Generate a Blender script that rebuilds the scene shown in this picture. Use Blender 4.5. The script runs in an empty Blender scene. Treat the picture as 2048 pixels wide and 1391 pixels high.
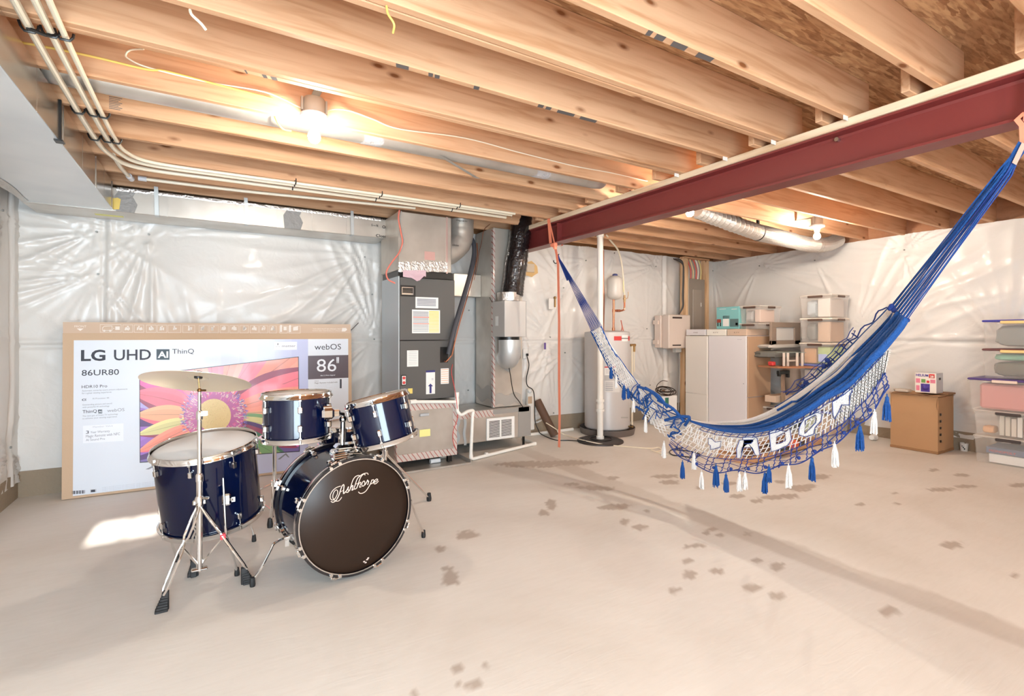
import bpy, math, random
import numpy as np
from mathutils import Vector as V, Matrix as M4, noise
random.seed(7)
S = bpy.context.scene
COL = S.collection
PI = math.pi
# ---------------------------------------------------------------- camera
EYE = 1.27                                   # camera height
TH = math.atan2(604, 1000)                   # camera yaw, clockwise from +Y
CT, ST = math.cos(TH), math.sin(TH)
cam = bpy.data.cameras.new('camera'); cam.sensor_width = 36; cam.lens = 36*1000/2048
cam.shift_y = -29.5/2048; cam.clip_start = .05
camo = bpy.data.objects.new('camera', cam); COL.objects.link(camo)
camo.location = (0, 0, EYE); camo.rotation_euler = (PI/2, 0, -TH); S.camera = camo
# ---------------------------------------------------------------- world, sun, exposure
S.view_settings.view_transform = 'Standard'; S.view_settings.look = 'None'
S.view_settings.gamma = 1; S.view_settings.use_curve_mapping = False
S.view_settings.exposure = .08
S.cycles.use_denoising = True
S.cycles.max_bounces = 9; S.cycles.diffuse_bounces = 6; S.cycles.glossy_bounces = 5
S.cycles.transparent_max_bounces = 16; S.cycles.sample_clamp_indirect = 6
S.cycles.caustics_reflective = False; S.cycles.caustics_refractive = False
w = bpy.data.worlds.new('world'); S.world = w; w.use_nodes = True
wn = w.node_tree; bg = wn.nodes['Background']
sky = wn.nodes.new('ShaderNodeTexSky'); sky.sky_type = 'HOSEK_WILKIE'; sky.turbidity = 3
sky.sun_direction = (0.05, -.93, .36)
wn.links.new(sky.outputs[0], bg.inputs[0]); bg.inputs[1].default_value = 1.0
BULB_L = 1250.0                              # radiance of the bare bulbs in view
FILL_L = 950.0                              # and of the unseen bulbs added behind the camera as warm fill
BULB_C = (1, .885, .75)
sun = bpy.data.lights.new('sun', 'SUN'); sun.energy = 28; sun.angle = .012; sun.color = (1, .96, .9)
so = bpy.data.objects.new('sun', sun); COL.objects.link(so)
sd = V((.02, 1, -.372)).normalized(); so.rotation_euler = sd.to_track_quat('-Z', 'Y').to_euler()
dl = bpy.data.lights.new('daylight_through_door', 'AREA'); dl.shape = 'RECTANGLE'; dl.size = 1.7; dl.size_y = 1.9
dl.energy = 270; dl.color = (.72, .88, 1)
do = bpy.data.objects.new('daylight_through_door', dl); COL.objects.link(do)
do.location = (-.2, -1.74, 1.05); do.rotation_euler = (PI/2, 0, 0)

# ---------------------------------------------------------------- photo ray -> point on a known plane
def ray(px, py):
    u = (px-1024)/1000; v = (666-py)/1000
    return V((ST+CT*u, CT-ST*u, v))
def at(px, py, X=None, Y=None, Z=None, D=None):
    r = ray(px, py)
    t = D if D is not None else (Z-EYE)/r.z if Z is not None else X/r.x if X is not None else Y/r.y
    return V((r.x*t, r.y*t, EYE+r.z*t))
def onp(px, py, P, N, off=0):
    r = ray(px, py); o = V((0, 0, EYE)); t = (P-o).dot(N)/r.dot(N)
    return o+r*t+N*off
# ---------------------------------------------------------------- mesh builder
class MB:
    def __init__(s): s.v = []; s.f = []; s.m = []
    def add(s, vs, fs, m=0, M=None):
        b = len(s.v)
        s.v += [(M @ V(p)) if M else V(p) for p in vs]
        s.f += [tuple(b+i for i in f) for f in fs]; s.m += [m]*len(fs); return s
    def box(s, a, b, m=0, M=None):
        x0, y0, z0 = a; x1, y1, z1 = b
        vs = [(x0,y0,z0),(x1,y0,z0),(x1,y1,z0),(x0,y1,z0),(x0,y0,z1),(x1,y0,z1),(x1,y1,z1),(x0,y1,z1)]
        return s.add(vs, [(0,3,2,1),(4,5,6,7),(0,1,5,4),(1,2,6,5),(2,3,7,6),(3,0,4,7)], m, M)
    def rbox(s, a, b, r=.005, m=0, M=None):       # box with chamfered edges
        a = V(a); b = V(b); c = (a+b)/2; h = (b-a)/2; r = min(r, h.x*.9, h.y*.9, h.z*.9)
        vs = []; idx = {}
        for sx in (-1,1):
            for sy in (-1,1):
                for sz in (-1,1):
                    for k in range(3):
                        o = [h.x-r, h.y-r, h.z-r]; o[k] += r
                        idx[(sx,sy,sz,k)] = len(vs); vs.append(c+V((sx*o[0], sy*o[1], sz*o[2])))
        fs = []
        for k in range(3):
            i, j = (k+1)%3, (k+2)%3
            for sg in (-1,1):
                q = []
                for a1, a2 in ((-1,-1),(1,-1),(1,1),(-1,1)):
                    t = [0,0,0]; t[k] = sg; t[i] = a1; t[j] = a2; q.append(idx[(*t, k)])
                fs.append(tuple(q) if sg > 0 else tuple(reversed(q)))
            for a1 in (-1,1):                      # edges along axis k
                for a2 in (-1,1):
                    t0 = [0,0,0]; t1 = [0,0,0]; t0[k] = -1; t1[k] = 1
                    t0[i] = t1[i] = a1; t0[j] = t1[j] = a2
                    fs.append((idx[(*t0,i)], idx[(*t1,i)], idx[(*t1,j)], idx[(*t0,j)]))
        for sx in (-1,1):
            for sy in (-1,1):
                for sz in (-1,1): fs.append(tuple(idx[(sx,sy,sz,k)] for k in range(3)))
        return s.add(vs, fs, m, M)
    def tube(s, pts, r, n=8, m=0, closed=False, caps=True, M=None):
        pts = [V(p) for p in pts]; k = len(pts); vs = []; up = None
        rr = r if isinstance(r, (list, tuple)) else [r]*k
        for i, p in enumerate(pts):
            if closed: t = pts[(i+1)%k]-pts[i-1]
            else: t = pts[min(i+1,k-1)]-pts[max(i-1,0)]
            if t.length < 1e-9: t = V((0,0,1))
            t.normalize()
            if up is None:
                up = V((0,0,1)) if abs(t.z) < .9 else V((1,0,0))
            a = up-t*up.dot(t)
            if a.length < 1e-6: a = t.orthogonal()
            a.normalize(); up = a; b = t.cross(a)
            for j in range(n):
                q = 2*PI*(j+.5)/n; vs.append(p+(a*math.cos(q)+b*math.sin(q))*rr[i])
        fs = []
        for i in range(k if closed else k-1):
            for j in range(n):
                i2 = (i+1)%k; fs.append((i*n+j, i*n+(j+1)%n, i2*n+(j+1)%n, i2*n+j))
        if caps and not closed:
            fs.append(tuple(reversed(range(n)))); fs.append(tuple(range((k-1)*n, k*n)))
        return s.add(vs, fs, m, M)
    def cyl(s, a, b, r, n=16, m=0, r2=None, M=None): return s.tube([a, b], [r, r if r2 is None else r2], n, m, M=M)
    def lathe(s, prof, n=32, m=0, M=None, sx=1):   # profile [(r,z)] about Z
        vs = []; fs = []; k = len(prof)
        for r, z in prof:
            for j in range(n):
                q = 2*PI*j/n; vs.append((r*math.cos(q), r*math.sin(q)*sx, z))
        for i in range(k-1):
            for j in range(n): fs.append((i*n+j, i*n+(j+1)%n, (i+1)*n+(j+1)%n, (i+1)*n+j))
        return s.add(vs, fs, m, M)
    def ball(s, c, r, n=12, m=0, sz=1, M=None):
        k = max(4, n//2); prof = [(r*math.sin(PI*i/k), -r*sz*math.cos(PI*i/k)) for i in range(k+1)]
        T = M4.Translation(V(c)); return s.lathe(prof, n, m, (M @ T) if M else T)
    def poly(s, pts, m=0, M=None): return s.add(pts, [tuple(range(len(pts)))], m, M)
    def prism(s, pts, ex, m=0, M=None):            # polygon extruded by vector
        ex = V(ex); n = len(pts); pts = [V(p) for p in pts]
        vs = pts+[p+ex for p in pts]
        fs = [tuple(range(n)), tuple(reversed(range(n, 2*n)))]+[(i, (i+1)%n, n+(i+1)%n, n+i) for i in range(n)]
        return s.add(vs, fs, m, M)
    def grid(s, P, m=0, M=None, mf=None):          # P[i][j] points
        a = len(P); b = len(P[0]); vs = [p for row in P for p in row]
        fs = [(i*b+j, i*b+j+1, (i+1)*b+j+1, (i+1)*b+j) for i in range(a-1) for j in range(b-1)]
        s.add(vs, fs, m, M)
        if mf: s.m[-len(fs):] = [mf(i, j) for i in range(a-1) for j in range(b-1)]
        return s
    def text(s, t, o, ex, ey, w=None, h=None, m=0, off=0, size=1.0, align='LEFT'):
        # text in the plane (ex,ey) from point o; h = cap height, w = full width
        c = bpy.data.curves.new('t', 'FONT'); c.body = t; c.size = 1; c.offset = off; c.resolution_u = 3
        ob = bpy.data.objects.new('t', c); COL.objects.link(ob)
        me = bpy.data.meshes.new_from_object(ob)
        if len(me.vertices):
            xs = [q.co.x for q in me.vertices]; x0, x1 = min(xs), max(xs)
            sy = (h/.73 if h else size); sx = (w/(x1-x0) if w else sy)
            vs = [o+ex*((q.co.x-x0)*sx)+ey*(q.co.y*sy) for q in me.vertices]
            s.add(vs, [tuple(p.vertices) for p in me.polygons], m)
        bpy.data.objects.remove(ob); bpy.data.meshes.remove(me); bpy.data.curves.remove(c)
        return s
BASE = {}
def build(name, mb, mats, parent=None, smooth=False, ang=35):
    me = bpy.data.meshes.new(name)
    o = bpy.data.objects.new(name, me); COL.objects.link(o)
    if parent is not None:
        B = BASE[parent.name]; o.parent = parent; inv = B.inverted()
        vs = [inv @ p for p in mb.v]; BASE[o.name] = B
    else:
        vs = mb.v; BASE[o.name] = M4.Identity(4)
    me.from_pydata([tuple(p) for p in vs], [], mb.f)
    if not isinstance(mats, (list, tuple)): mats = [mats]
    for x in mats: me.materials.append(x)
    if len(mats) > 1: me.polygons.foreach_set('material_index', mb.m)
    if smooth:
        me.polygons.foreach_set('use_smooth', [True]*len(me.polygons))
        try: me.set_sharp_from_angle(angle=math.radians(ang))
        except Exception: pass
    me.update(); return o
def tag(o, label=None, cat=None, group=None, kind=None):
    if label: o['label'] = label
    if cat: o['category'] = cat
    if group: o['group'] = group
    if kind: o['kind'] = kind
    return o
def thing(name, label, cat, loc=(0,0,0), group=None):
    o = bpy.data.objects.new(name, None); COL.objects.link(o); o.location = loc; o.empty_display_size = .05
    BASE[o.name] = M4.Translation(V(loc)); return tag(o, label, cat, group)
def struct(name, mb, mats, smooth=False):
    return tag(build(name, mb, mats, smooth=smooth), kind='structure')
def copy_tree(o, dx, parent=None):               # a copy of a thing and of its parts
    c = o.copy(); COL.objects.link(c)
    if parent is None: c.location = o.location+V(dx)
    else: c.parent = parent
    for ch in list(o.children): copy_tree(ch, dx, c)
    return c
def smoothline(pts, k=6):                         # Catmull-Rom
    P = [V(p) for p in pts]; P = [P[0]*2-P[1]]+P+[P[-1]*2-P[-2]]; out = []
    for i in range(1, len(P)-2):
        a, b, c, d = P[i-1:i+3]
        for j in range(k):
            t = j/k; out.append(.5*((2*b)+(c-a)*t+(2*a-5*b+4*c-d)*t*t+(3*b-a-3*c+d)*t**3))
    out.append(P[-2]); return out
def frame(c, z, x=None):                          # matrix with local Z = z at c
    z = V(z).normalized(); x = V(x) if x is not None else (V((1,0,0)) if abs(z.x) < .9 else V((0,1,0)))
    x = (x-z*x.dot(z)).normalized(); y = z.cross(x)
    return M4.Translation(V(c)) @ M4(((x.x,y.x,z.x,0),(x.y,y.y,z.y,0),(x.z,y.z,z.z,0),(0,0,0,1)))
# ---------------------------------------------------------------- materials
def lin(c):
    f = lambda x: x/12.92 if x <= .04045 else ((x+.055)/1.055)**2.4
    return tuple(f(x/255) for x in c)+(1,)
def mat(name, rgb, rough=.5, metal=0, coat=0, alpha=1, emit=None, spec=.5, bump=0, bscale=40, trans=0, raw=False):
    m = bpy.data.materials.new(name); m.use_nodes = True; nt = m.node_tree; p = nt.nodes['Principled BSDF']
    p.inputs['Base Color'].default_value = (*rgb, 1) if raw else lin(rgb)
    p.inputs['Roughness'].default_value = rough; p.inputs['Metallic'].default_value = metal
    p.inputs['Coat Weight'].default_value = coat; p.inputs['Coat Roughness'].default_value = .08
    p.inputs['Specular IOR Level'].default_value = spec; p.inputs['Alpha'].default_value = alpha
    p.inputs['Transmission Weight'].default_value = trans
    if emit: p.inputs['Emission Color'].default_value = (*emit[0], 1); p.inputs['Emission Strength'].default_value = emit[1]
    if bump:
        n = nt.nodes.new('ShaderNodeTexNoise'); n.inputs['Scale'].default_value = bscale; n.inputs['Detail'].default_value = 4
        tc = nt.nodes.new('ShaderNodeTexCoord'); nt.links.new(tc.outputs['Object'], n.inputs[0])
        b = nt.nodes.new('ShaderNodeBump'); b.inputs['Strength'].default_value = bump; b.inputs['Distance'].default_value = .01
        nt.links.new(n.outputs[0], b.inputs['Height']); nt.links.new(b.outputs[0], p.inputs['Normal'])
    return m
def nd(nt, t, **k):
    n = nt.nodes.new(t)
    for a, b in k.items():
        if a in n.inputs.keys(): n.inputs[a].default_value = b
        else: setattr(n, a, b)
    return n
def ramp(nt, src, stops):
    r = nt.nodes.new('ShaderNodeValToRGB'); e = r.color_ramp.elements
    while len(e) < len(stops): e.new(.5)
    for i, (p, c) in enumerate(stops): e[i].position = p; e[i].color = c if len(c) == 4 else (*c, 1)
    nt.links.new(src, r.inputs[0]); return r
def wood(name, c1, c2, cknot, axis='X', rough=.6, knots=True):
    m = bpy.data.materials.new(name); m.use_nodes = True; nt = m.node_tree; L = nt.links.new; p = nt.nodes['Principled BSDF']
    p.inputs['Roughness'].default_value = rough; p.inputs['Specular IOR Level'].default_value = .3
    tc = nd(nt, 'ShaderNodeTexCoord'); oi = nd(nt, 'ShaderNodeObjectInfo')
    mul = nd(nt, 'ShaderNodeVectorMath', operation='SCALE'); mul.inputs['Scale'].default_value = 37.0
    cmb = nd(nt, 'ShaderNodeCombineXYZ'); L(oi.outputs['Random'], cmb.inputs[0]); L(oi.outputs['Random'], cmb.inputs[2]); L(cmb.outputs[0], mul.inputs[0])
    add = nd(nt, 'ShaderNodeVectorMath', operation='ADD'); L(tc.outputs['Object'], add.inputs[0]); L(mul.outputs[0], add.inputs[1])
    sc = {'X': (.9, 14, 14), 'Y': (14, .9, 14), 'Z': (14, 14, .9)}[axis]
    mp = nd(nt, 'ShaderNodeMapping'); mp.inputs['Scale'].default_value = sc; L(add.outputs[0], mp.inputs[0])
    n1 = nd(nt, 'ShaderNodeTexNoise', Scale=1.6, Detail=5.0, Distortion=.9); L(mp.outputs[0], n1.inputs[0])
    n2 = nd(nt, 'ShaderNodeTexNoise', Scale=.9, Detail=2.0); L(add.outputs[0], n2.inputs[0])
    r1 = ramp(nt, n1.outputs[0], [(.33, lin(c2)), (.5, lin(c1)), (.72, lin(tuple(min(255, x+8) for x in c1)))])
    mx = nd(nt, 'ShaderNodeMix', data_type='RGBA', blend_type='MULTIPLY'); mx.inputs[0].default_value = .35
    r2 = ramp(nt, n2.outputs[0], [(.3, (.75, .68, .6, 1)), (.65, (1, 1, 1, 1))]); L(r1.outputs[0], mx.inputs[6]); L(r2.outputs[0], mx.inputs[7])
    out = mx.outputs[2]
    if knots:
        mp2 = nd(nt, 'ShaderNodeMapping'); mp2.inputs['Scale'].default_value = {'X': (2.4, 6, 6), 'Y': (6, 2.4, 6), 'Z': (6, 6, 2.4)}[axis]; L(add.outputs[0], mp2.inputs[0])
        vo = nd(nt, 'ShaderNodeTexVoronoi', Scale=1.25); L(mp2.outputs[0], vo.inputs['Vector'])
        rk = ramp(nt, vo.outputs['Distance'], [(.06, (1, 1, 1, 1)), (.10, (.4, .4, .4, 1)), (.15, (0, 0, 0, 1))])
        sel = nd(nt, 'ShaderNodeMath', operation='GREATER_THAN'); sel.inputs[1].default_value = .3
        sp = nd(nt, 'ShaderNodeSeparateColor'); L(vo.outputs['Color'], sp.inputs[0]); L(sp.outputs[0], sel.inputs[0])
        mm = nd(nt, 'ShaderNodeMath', operation='MULTIPLY'); L(rk.outputs[0], mm.inputs[0]); L(sel.outputs[0], mm.inputs[1])
        m3 = nd(nt, 'ShaderNodeMix', data_type='RGBA'); L(mm.outputs[0], m3.inputs[0]); L(out, m3.inputs[6]); m3.inputs[7].default_value = lin(cknot); out = m3.outputs[2]
    L(out, p.inputs['Base Color']); return m
def osb(name, c1, c2, c3):
    m = bpy.data.materials.new(name); m.use_nodes = True; nt = m.node_tree; L = nt.links.new; p = nt.nodes['Principled BSDF']
    p.inputs['Roughness'].default_value = .75
    tc = nd(nt, 'ShaderNodeTexCoord'); mp = nd(nt, 'ShaderNodeMapping'); mp.inputs['Scale'].default_value = (1.2, 7.5, 7.5); mp.inputs['Rotation'].default_value = (0, 0, .3); L(tc.outputs['Object'], mp.inputs[0])
    n0 = nd(nt, 'ShaderNodeTexNoise', Scale=6.0, Detail=2.0); L(mp.outputs[0], n0.inputs[0])
    v = nd(nt, 'ShaderNodeTexVoronoi', Scale=8.0); ad = nd(nt, 'ShaderNodeMix', data_type='VECTOR'); ad.inputs[0].default_value = .12
    L(mp.outputs[0], ad.inputs[4]); L(n0.outputs['Color'], ad.inputs[5]); L(ad.outputs[1], v.inputs['Vector'])
    sp = nd(nt, 'ShaderNodeSeparateColor'); L(v.outputs['Color'], sp.inputs[0])
    r = ramp(nt, sp.outputs[0], [(0, lin(c2)), (.45, lin(c1)), (.85, lin(c3))])
    n2 = nd(nt, 'ShaderNodeTexNoise', Scale=9.0, Detail=4.0); L(mp.outputs[0], n2.inputs[0])
    mx = nd(nt, 'ShaderNodeMix', data_type='RGBA', blend_type='MULTIPLY'); mx.inputs[0].default_value = .6
    r2 = ramp(nt, n2.outputs[0], [(.35, (.5, .4, .32, 1)), (.55, (1, 1, 1, 1))]); L(r.outputs[0], mx.inputs[6]); L(r2.outputs[0], mx.inputs[7])
    L(mx.outputs[2], p.inputs['Base Color'])
    b = nd(nt, 'ShaderNodeBump', Strength=.4, Distance=.004); L(sp.outputs[1], b.inputs['Height']); L(b.outputs[0], p.inputs['Normal'])
    return m
WOOD = wood('joist_lumber', (211,166,129), (192,143,104), (126,76,42))
WOODY = wood('plate_lumber', (226,204,176), (206,176,142), (150,110,80), 'Y')
STUD = wood('stud_lumber', (220,186,148), (196,152,110), (126,76,42), 'Z')
DKW = wood('rim_lumber', (150,104,66), (118,76,44), (70,42,24))
OSB = osb('strand_board', (184,140,100), (154,110,74), (204,164,122))
def plasticmat():
    m = mat('white_vapour_sheet', (220,216,211), .36, coat=.12, spec=.5); nt = m.node_tree; L = nt.links.new; p = nt.nodes['Principled BSDF']
    tc = nd(nt, 'ShaderNodeTexCoord'); n = nd(nt, 'ShaderNodeTexNoise', Scale=9.0, Detail=6.0, Distortion=1.6); L(tc.outputs['Object'], n.inputs[0])
    b = nd(nt, 'ShaderNodeBump', Strength=.22, Distance=.01); L(n.outputs[0], b.inputs['Height']); L(b.outputs[0], p.inputs['Normal'])
    p.inputs['Subsurface Weight'].default_value = 0
    return m
SHEET = plasticmat()
CONC = mat('foundation_concrete', (150,134,114), .9, bump=.6, bscale=30)
def galv(name, c1, c2, rough=.35, metal=.85, sc=3.0):
    m = mat(name, c1, rough, metal); nt = m.node_tree; L = nt.links.new; p = nt.nodes['Principled BSDF']
    tc = nd(nt, 'ShaderNodeTexCoord'); n = nd(nt, 'ShaderNodeTexNoise', Scale=sc, Detail=3.0); L(tc.outputs['Object'], n.inputs[0])
    r = ramp(nt, n.outputs[0], [(.35, lin(c1)), (.62, lin(c2))]); L(r.outputs[0], p.inputs['Base Color']); return m
GALV = galv('galvanised_sheet', (188,182,174), (210,205,198), .34, .7)
GALVD = galv('dull_galvanised_sheet', (186,178,168), (206,199,189), .38, .55)
FOIL = mat('foil_tape', (214,210,206), .28, .9, bump=.8, bscale=60)
FSKR = mat('foil_faced_wrap', (206,208,208), .4, .55, bump=.25, bscale=18)
CHROME = mat('chrome', (232,230,228), .07, 1)
STEEL = mat('brushed_steel', (190,188,184), .25, 1)
REDST = mat('red_primed_steel', (118,48,46), .38, spec=.5, bump=.15, bscale=9)
RUB = mat('black_rubber', (22,22,24), .6)
BLK = mat('black_plastic', (16,15,15), .35)
BLUESH = mat('blue_drum_lacquer', (.0009,.0035,.024), .1, 0, spec=.5, raw=True)
HEADW = mat('white_drum_head', (244,243,242), .3)
HEADB = mat('black_drum_head', (.026,.014,.009), .3, spec=.2, raw=True)
CARD = mat('cardboard', (200,172,144), .8, bump=.08, bscale=60)
CARDP = mat('pale_cardboard', (206,182,160), .8)
CARDD = mat('brown_cardboard', (178,138,100), .85, bump=.12, bscale=25)
WHITE = mat('white_paint', (236,234,230), .4)
PVC = mat('white_pvc', (236,232,224), .35)
PEX = mat('cream_pex', (236,224,200), .35)
PAPER = mat('white_paper', (232,230,226), .7)
INK = mat('dark_ink', (52,54,66), .6)
LINK = mat('pale_ink', (150,152,160), .7)
DGREY = mat('dark_grey_enamel', (88,86,84), .45, spec=.4)
MGREY = mat('grey_enamel', (172,170,166), .45)
LGREY = mat('light_grey_plastic', (212,206,200), .45)
COPPER = mat('copper_pipe', (206,136,104), .3, .9)
YEL = mat('yellow_plastic', (236,206,110), .5)
YNOTE = mat('yellow_paper', (238,232,150), .7)
ORG = mat('orange_webbing', (246,146,114), .7)
CBLUE = mat('blue_cord', (14,78,150), .75, bump=.8, bscale=160)
CBLUED = mat('dark_blue_cord', (22,52,124), .75)
CWHITE = mat('white_cord', (236,232,228), .8, bump=.8, bscale=160)
REDP = mat('red_plastic', (206,60,58), .45)
# ================================================================ the room
XL, XR, YB, YF = -1.25, 6.99, 5.27, -1.8
ZJ, ZD = 2.43, 2.665                          # underside of joists, underside of floor deck
def snoise(x, y, seed, f=1.0):
    r = np.random.RandomState(seed); s = 0
    for k in range(7):
        a = r.uniform(0, 2*PI); q = f*(1+.9*k)*r.uniform(.7, 1.3)
        s = s+np.sin(q*(x*math.cos(a)+y*math.sin(a))+r.uniform(0, 6.28))/(1+.7*k)
    return s*.4
def sheet(name, A0, A1, Z0, Z1, to_world, pins, seed, seams=(), step=.018):
    # a loose plastic-faced blanket pinned to the wall: pillows and radial creases round each pin
    na = int((A1-A0)/step); nz = int((Z1-Z0)/step)
    a, z = np.meshgrid(np.linspace(A0, A1, na), np.linspace(Z0, Z1, nz), indexing='ij')
    r = np.random.RandomState(seed)
    h = .03+.006*snoise(a, z, seed, 1.3)+.0015*snoise(a, z, seed+1, 9)
    crease = np.zeros_like(a); pinch = np.ones_like(a)
    for (pa, pz) in pins:
        dx = a-pa; dz = z-pz; d = np.sqrt(dx*dx+dz*dz)+1e-6; t = np.arctan2(dz, dx)
        t = t+.02*np.sin(5*d+pa*5)
        n = r.randint(24, 34); ph = r.uniform(0, 6.28)
        g = np.clip(.25+.5*np.sin(t-PI/2+r.uniform(-.9,.9))+.6*np.sin(3*t+ph)+.35*np.sin(7*t+2*ph), .05, 1.4)
        wgt = np.exp(-d/(.2+.6*g))*(1-np.exp(-d/.06))
        ang = 1-np.abs(np.sin(n*t/2+ph+1.1*np.sin(2*t+ph)+.5*np.sin(4*t)))**.7
        ang = np.clip(ang*1.25-.1, 0, 1)
        crease += wgt*ang*.030*np.clip(g, .12, 1.2)
        pinch *= 1-np.exp(-(d/.2)**1.2)
    h = h*(.25+.75*pinch)+crease
    h += .003*np.abs(np.sin(9*a+3*snoise(a, z, seed+5, 1.2)+1.5*z))*np.clip(snoise(a, z, seed+6, 1.1)+.3, 0, 1)
    for (k, pos, wd) in seams:                 # seams of the blanket, 'v' at a, 'h' at z
        q = (a if k == 'v' else z)-pos-.012*snoise(a, z, seed+9, 3)
        h -= .022*np.exp(-(q/wd)**2); h += .012*np.exp(-((q-2.2*wd)/(1.6*wd))**2)
    h = np.clip(h, .004, .12)
    ztop = z.copy(); e = z > Z1-.06
    ztop = z+np.where(e, .012*snoise(a, z*0, seed+11, 7), 0)+np.where(z < Z0+.06, .012*snoise(a, z*0, seed+12, 5), 0)
    P = to_world(a, h, ztop)                    # (x,y,z) arrays
    co = np.stack(P, -1).reshape(-1, 3)
    i = np.arange(na-1)[:, None]*nz+np.arange(nz-1)[None]
    f = np.stack([i, i+1, i+nz+1, i+nz], -1).reshape(-1, 4)
    me = bpy.data.meshes.new(name); me.vertices.add(len(co)); me.vertices.foreach_set('co', co.ravel())
    me.loops.add(f.size); me.loops.foreach_set('vertex_index', f.ravel().astype(np.int32))
    me.polygons.add(len(f)); me.polygons.foreach_set('loop_start', (np.arange(len(f))*4).astype(np.int32))
    try: me.polygons.foreach_set('loop_total', np.full(len(f), 4, np.int32))
    except Exception: pass
    me.polygons.foreach_set('use_smooth', np.ones(len(f), bool)); me.update(calc_edges=True); me.validate()
    me.materials.append(SHEET); o = bpy.data.objects.new(name, me); COL.objects.link(o); BASE[o.name] = M4.Identity(4)
    return tag(o, kind='structure')
def pinsof(lst, **k):
    out = []
    for px, py in lst:
        p = at(px, py, **k); out.append((p.x if 'Y' in k else p.y, p.z))
    return out
pb = pinsof([(195,547),(192,462),(297,467),(731,513),(746,588),(750,678),(1133,705),(1130,575),(1103,674),(1232,505),(1297,657),(1315,532),(1175,520),(1110,826),(1050,640),(940,620)], Y=5.27)+[(.1,.45),(1.25,.3),(2.6,.6),(5.6,.5)]
sheet('wall_back', XL-.08, XR+.06, .13, 2.44, lambda a, h, z: (a, 5.325-h*1.15, z), pb, 3,
      [('h', 1.17, .012), ('v', at(207,600,Y=5.27).x, .014), ('v', at(955,600,Y=5.27).x, .014), ('v', at(1330,600,Y=5.27).x, .02)])
pr = pinsof([(1423,541),(1516,531),(1627,520),(1806,499),(1733,714),(2010,700)], X=6.99)+[(2.4,.3),(3.6,.4),(4.5,.6),(3.2,1.3),(1.0,1.9),(1.5,.3)]
sheet('wall_right', -1.85, 5.36, .13, 2.43, lambda a, h, z: (7.045-h*1.1, a, z), pr, 11, [('h', 1.17, .02)])
pl = [(5.12,.42),(4.95,2.15),(4.4,1.3),(3.5,2.1),(3.3,1.2),(2.4,1.7),(2.2,.6),(3.9,.5),(1.4,1.4)]
sheet('wall_left', YF, 5.36, .13, 2.42, lambda a, h, z: (-1.3+h*1.1, a, z), pl, 23, [('v', 5.1, .02)])
for o in list(COL.objects):
    if o.name == 'wall_left' or o.name == 'wall_back' or o.name == 'wall_right':
        pins = {'wall_left': [(V((-1.275, a, z)), V((1,0,0))) for a, z in pl], 'wall_back': [(V((a, 5.305, z)), V((0,-1,0))) for a, z in pb],
                'wall_right': [(V((7.025, a, z)), V((-1,0,0))) for a, z in pr]}[o.name]
        b = MB()
        for p, n in pins: b.cyl(p, p+n*.010, .009, 10)
        build('insulation_pin', b, mat('pin_grey', (150,150,146), .5, .3), o)
# masonry foot of the walls, concrete behind, rim above
b = MB(); b.box((XL-.4, 5.28, 0), (XR+.4, 5.6, .2)); b.box((XL-.4, 5.34, .2), (XR+.4, 5.6, 2.5)); struct('trim_1', b, CONC)
b = MB(); b.box((XR+.02, -2.4, 0), (XR+.4, 5.4, .2)); b.box((XR+.08, -2.4, .2), (XR+.4, 5.4, 2.43)); struct('trim_2', b, CONC)
b = MB(); b.box((XL-.4, YF, 0), (XL-.02, 5.4, .2)); b.box((XL-.4, YF, .2), (XL-.07, 5.4, 2.5)); struct('trim_3', b, CONC)
b = MB(); b.box((XL-.4, 5.33, 2.43), (XR+.4, 5.42, 2.7)); struct('trim_4', b, DKW)
b = MB(); b.box((XR+.14, -2.4, 2.43), (XR+.4, 5.4, 2.7)); b.box((XL-.4, -2.4, 2.43), (XL-.1, 5.4, 2.7)); struct('trim_5', b, DKW)
# loose batts of insulation stuffed over the right-hand wall, between the joist ends
BATT = mat('mineral_wool', (176,128,96), .95, bump=1, bscale=14)
b = MB(); P = []
for i in range(150):
    y = .1+i*.035; row = []
    for j in range(9):
        z = 2.40+j*.034; row.append(V((7.06+.03*noise.noise(V((y*5, z*9, 1)))+.02*noise.noise(V((y*17, z*25, 4))), y, z)))
    P.append(row)
b.grid(P); struct('trim_6', b, BATT, smooth=True)
# front wall behind the camera, with glazed door and a high open window
b = MB(); W = mat('front_wall_paint', (206,200,190), .8)
b.box((XL-.1, -2.0, 0), (-1.1, YF, 2.43), 0); b.box((.7, -2.0, 0), (XR+.1, YF, 2.43), 0)
b.box((-1.1, -2.0, 2.05), (-.76, YF, 2.43)); b.box((-.4, -2.0, 2.05), (.7, YF, 2.43)); b.box((-.76, -2.0, 2.33), (-.4, YF, 2.43)); b.box((-.76,-2.0,2.05),(-.4,YF,2.12))
b.box((XL-.1, -2.0, 2.43), (XR+.1, YF, 2.7)); struct('wall_front', b, W)
b = MB()
for x in (-1.1, -.22, .64): b.box((x, -1.95, 0), (x+.06, -1.88, 2.05))
b.box((-1.1,-1.95,0), (.7,-1.88,.08)); b.box((-1.1,-1.95,1.98), (.7,-1.88,2.05)); d1 = struct('door_1', b, WHITE)
b = MB(); b.box((-1.05,-1.92,.08), (.66,-1.91,1.98)); build('glass_pane', b, mat('glass', (250,252,252), .02, trans=1), d1)
b = MB(); b.box((-.78,-1.95,2.12), (-.755,-1.88,2.33)); b.box((-.405,-1.95,2.12), (-.38,-1.88,2.33)); b.box((-.59,-1.95,2.12), (-.57,-1.88,2.33)); struct('window_1', b, WHITE)
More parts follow.
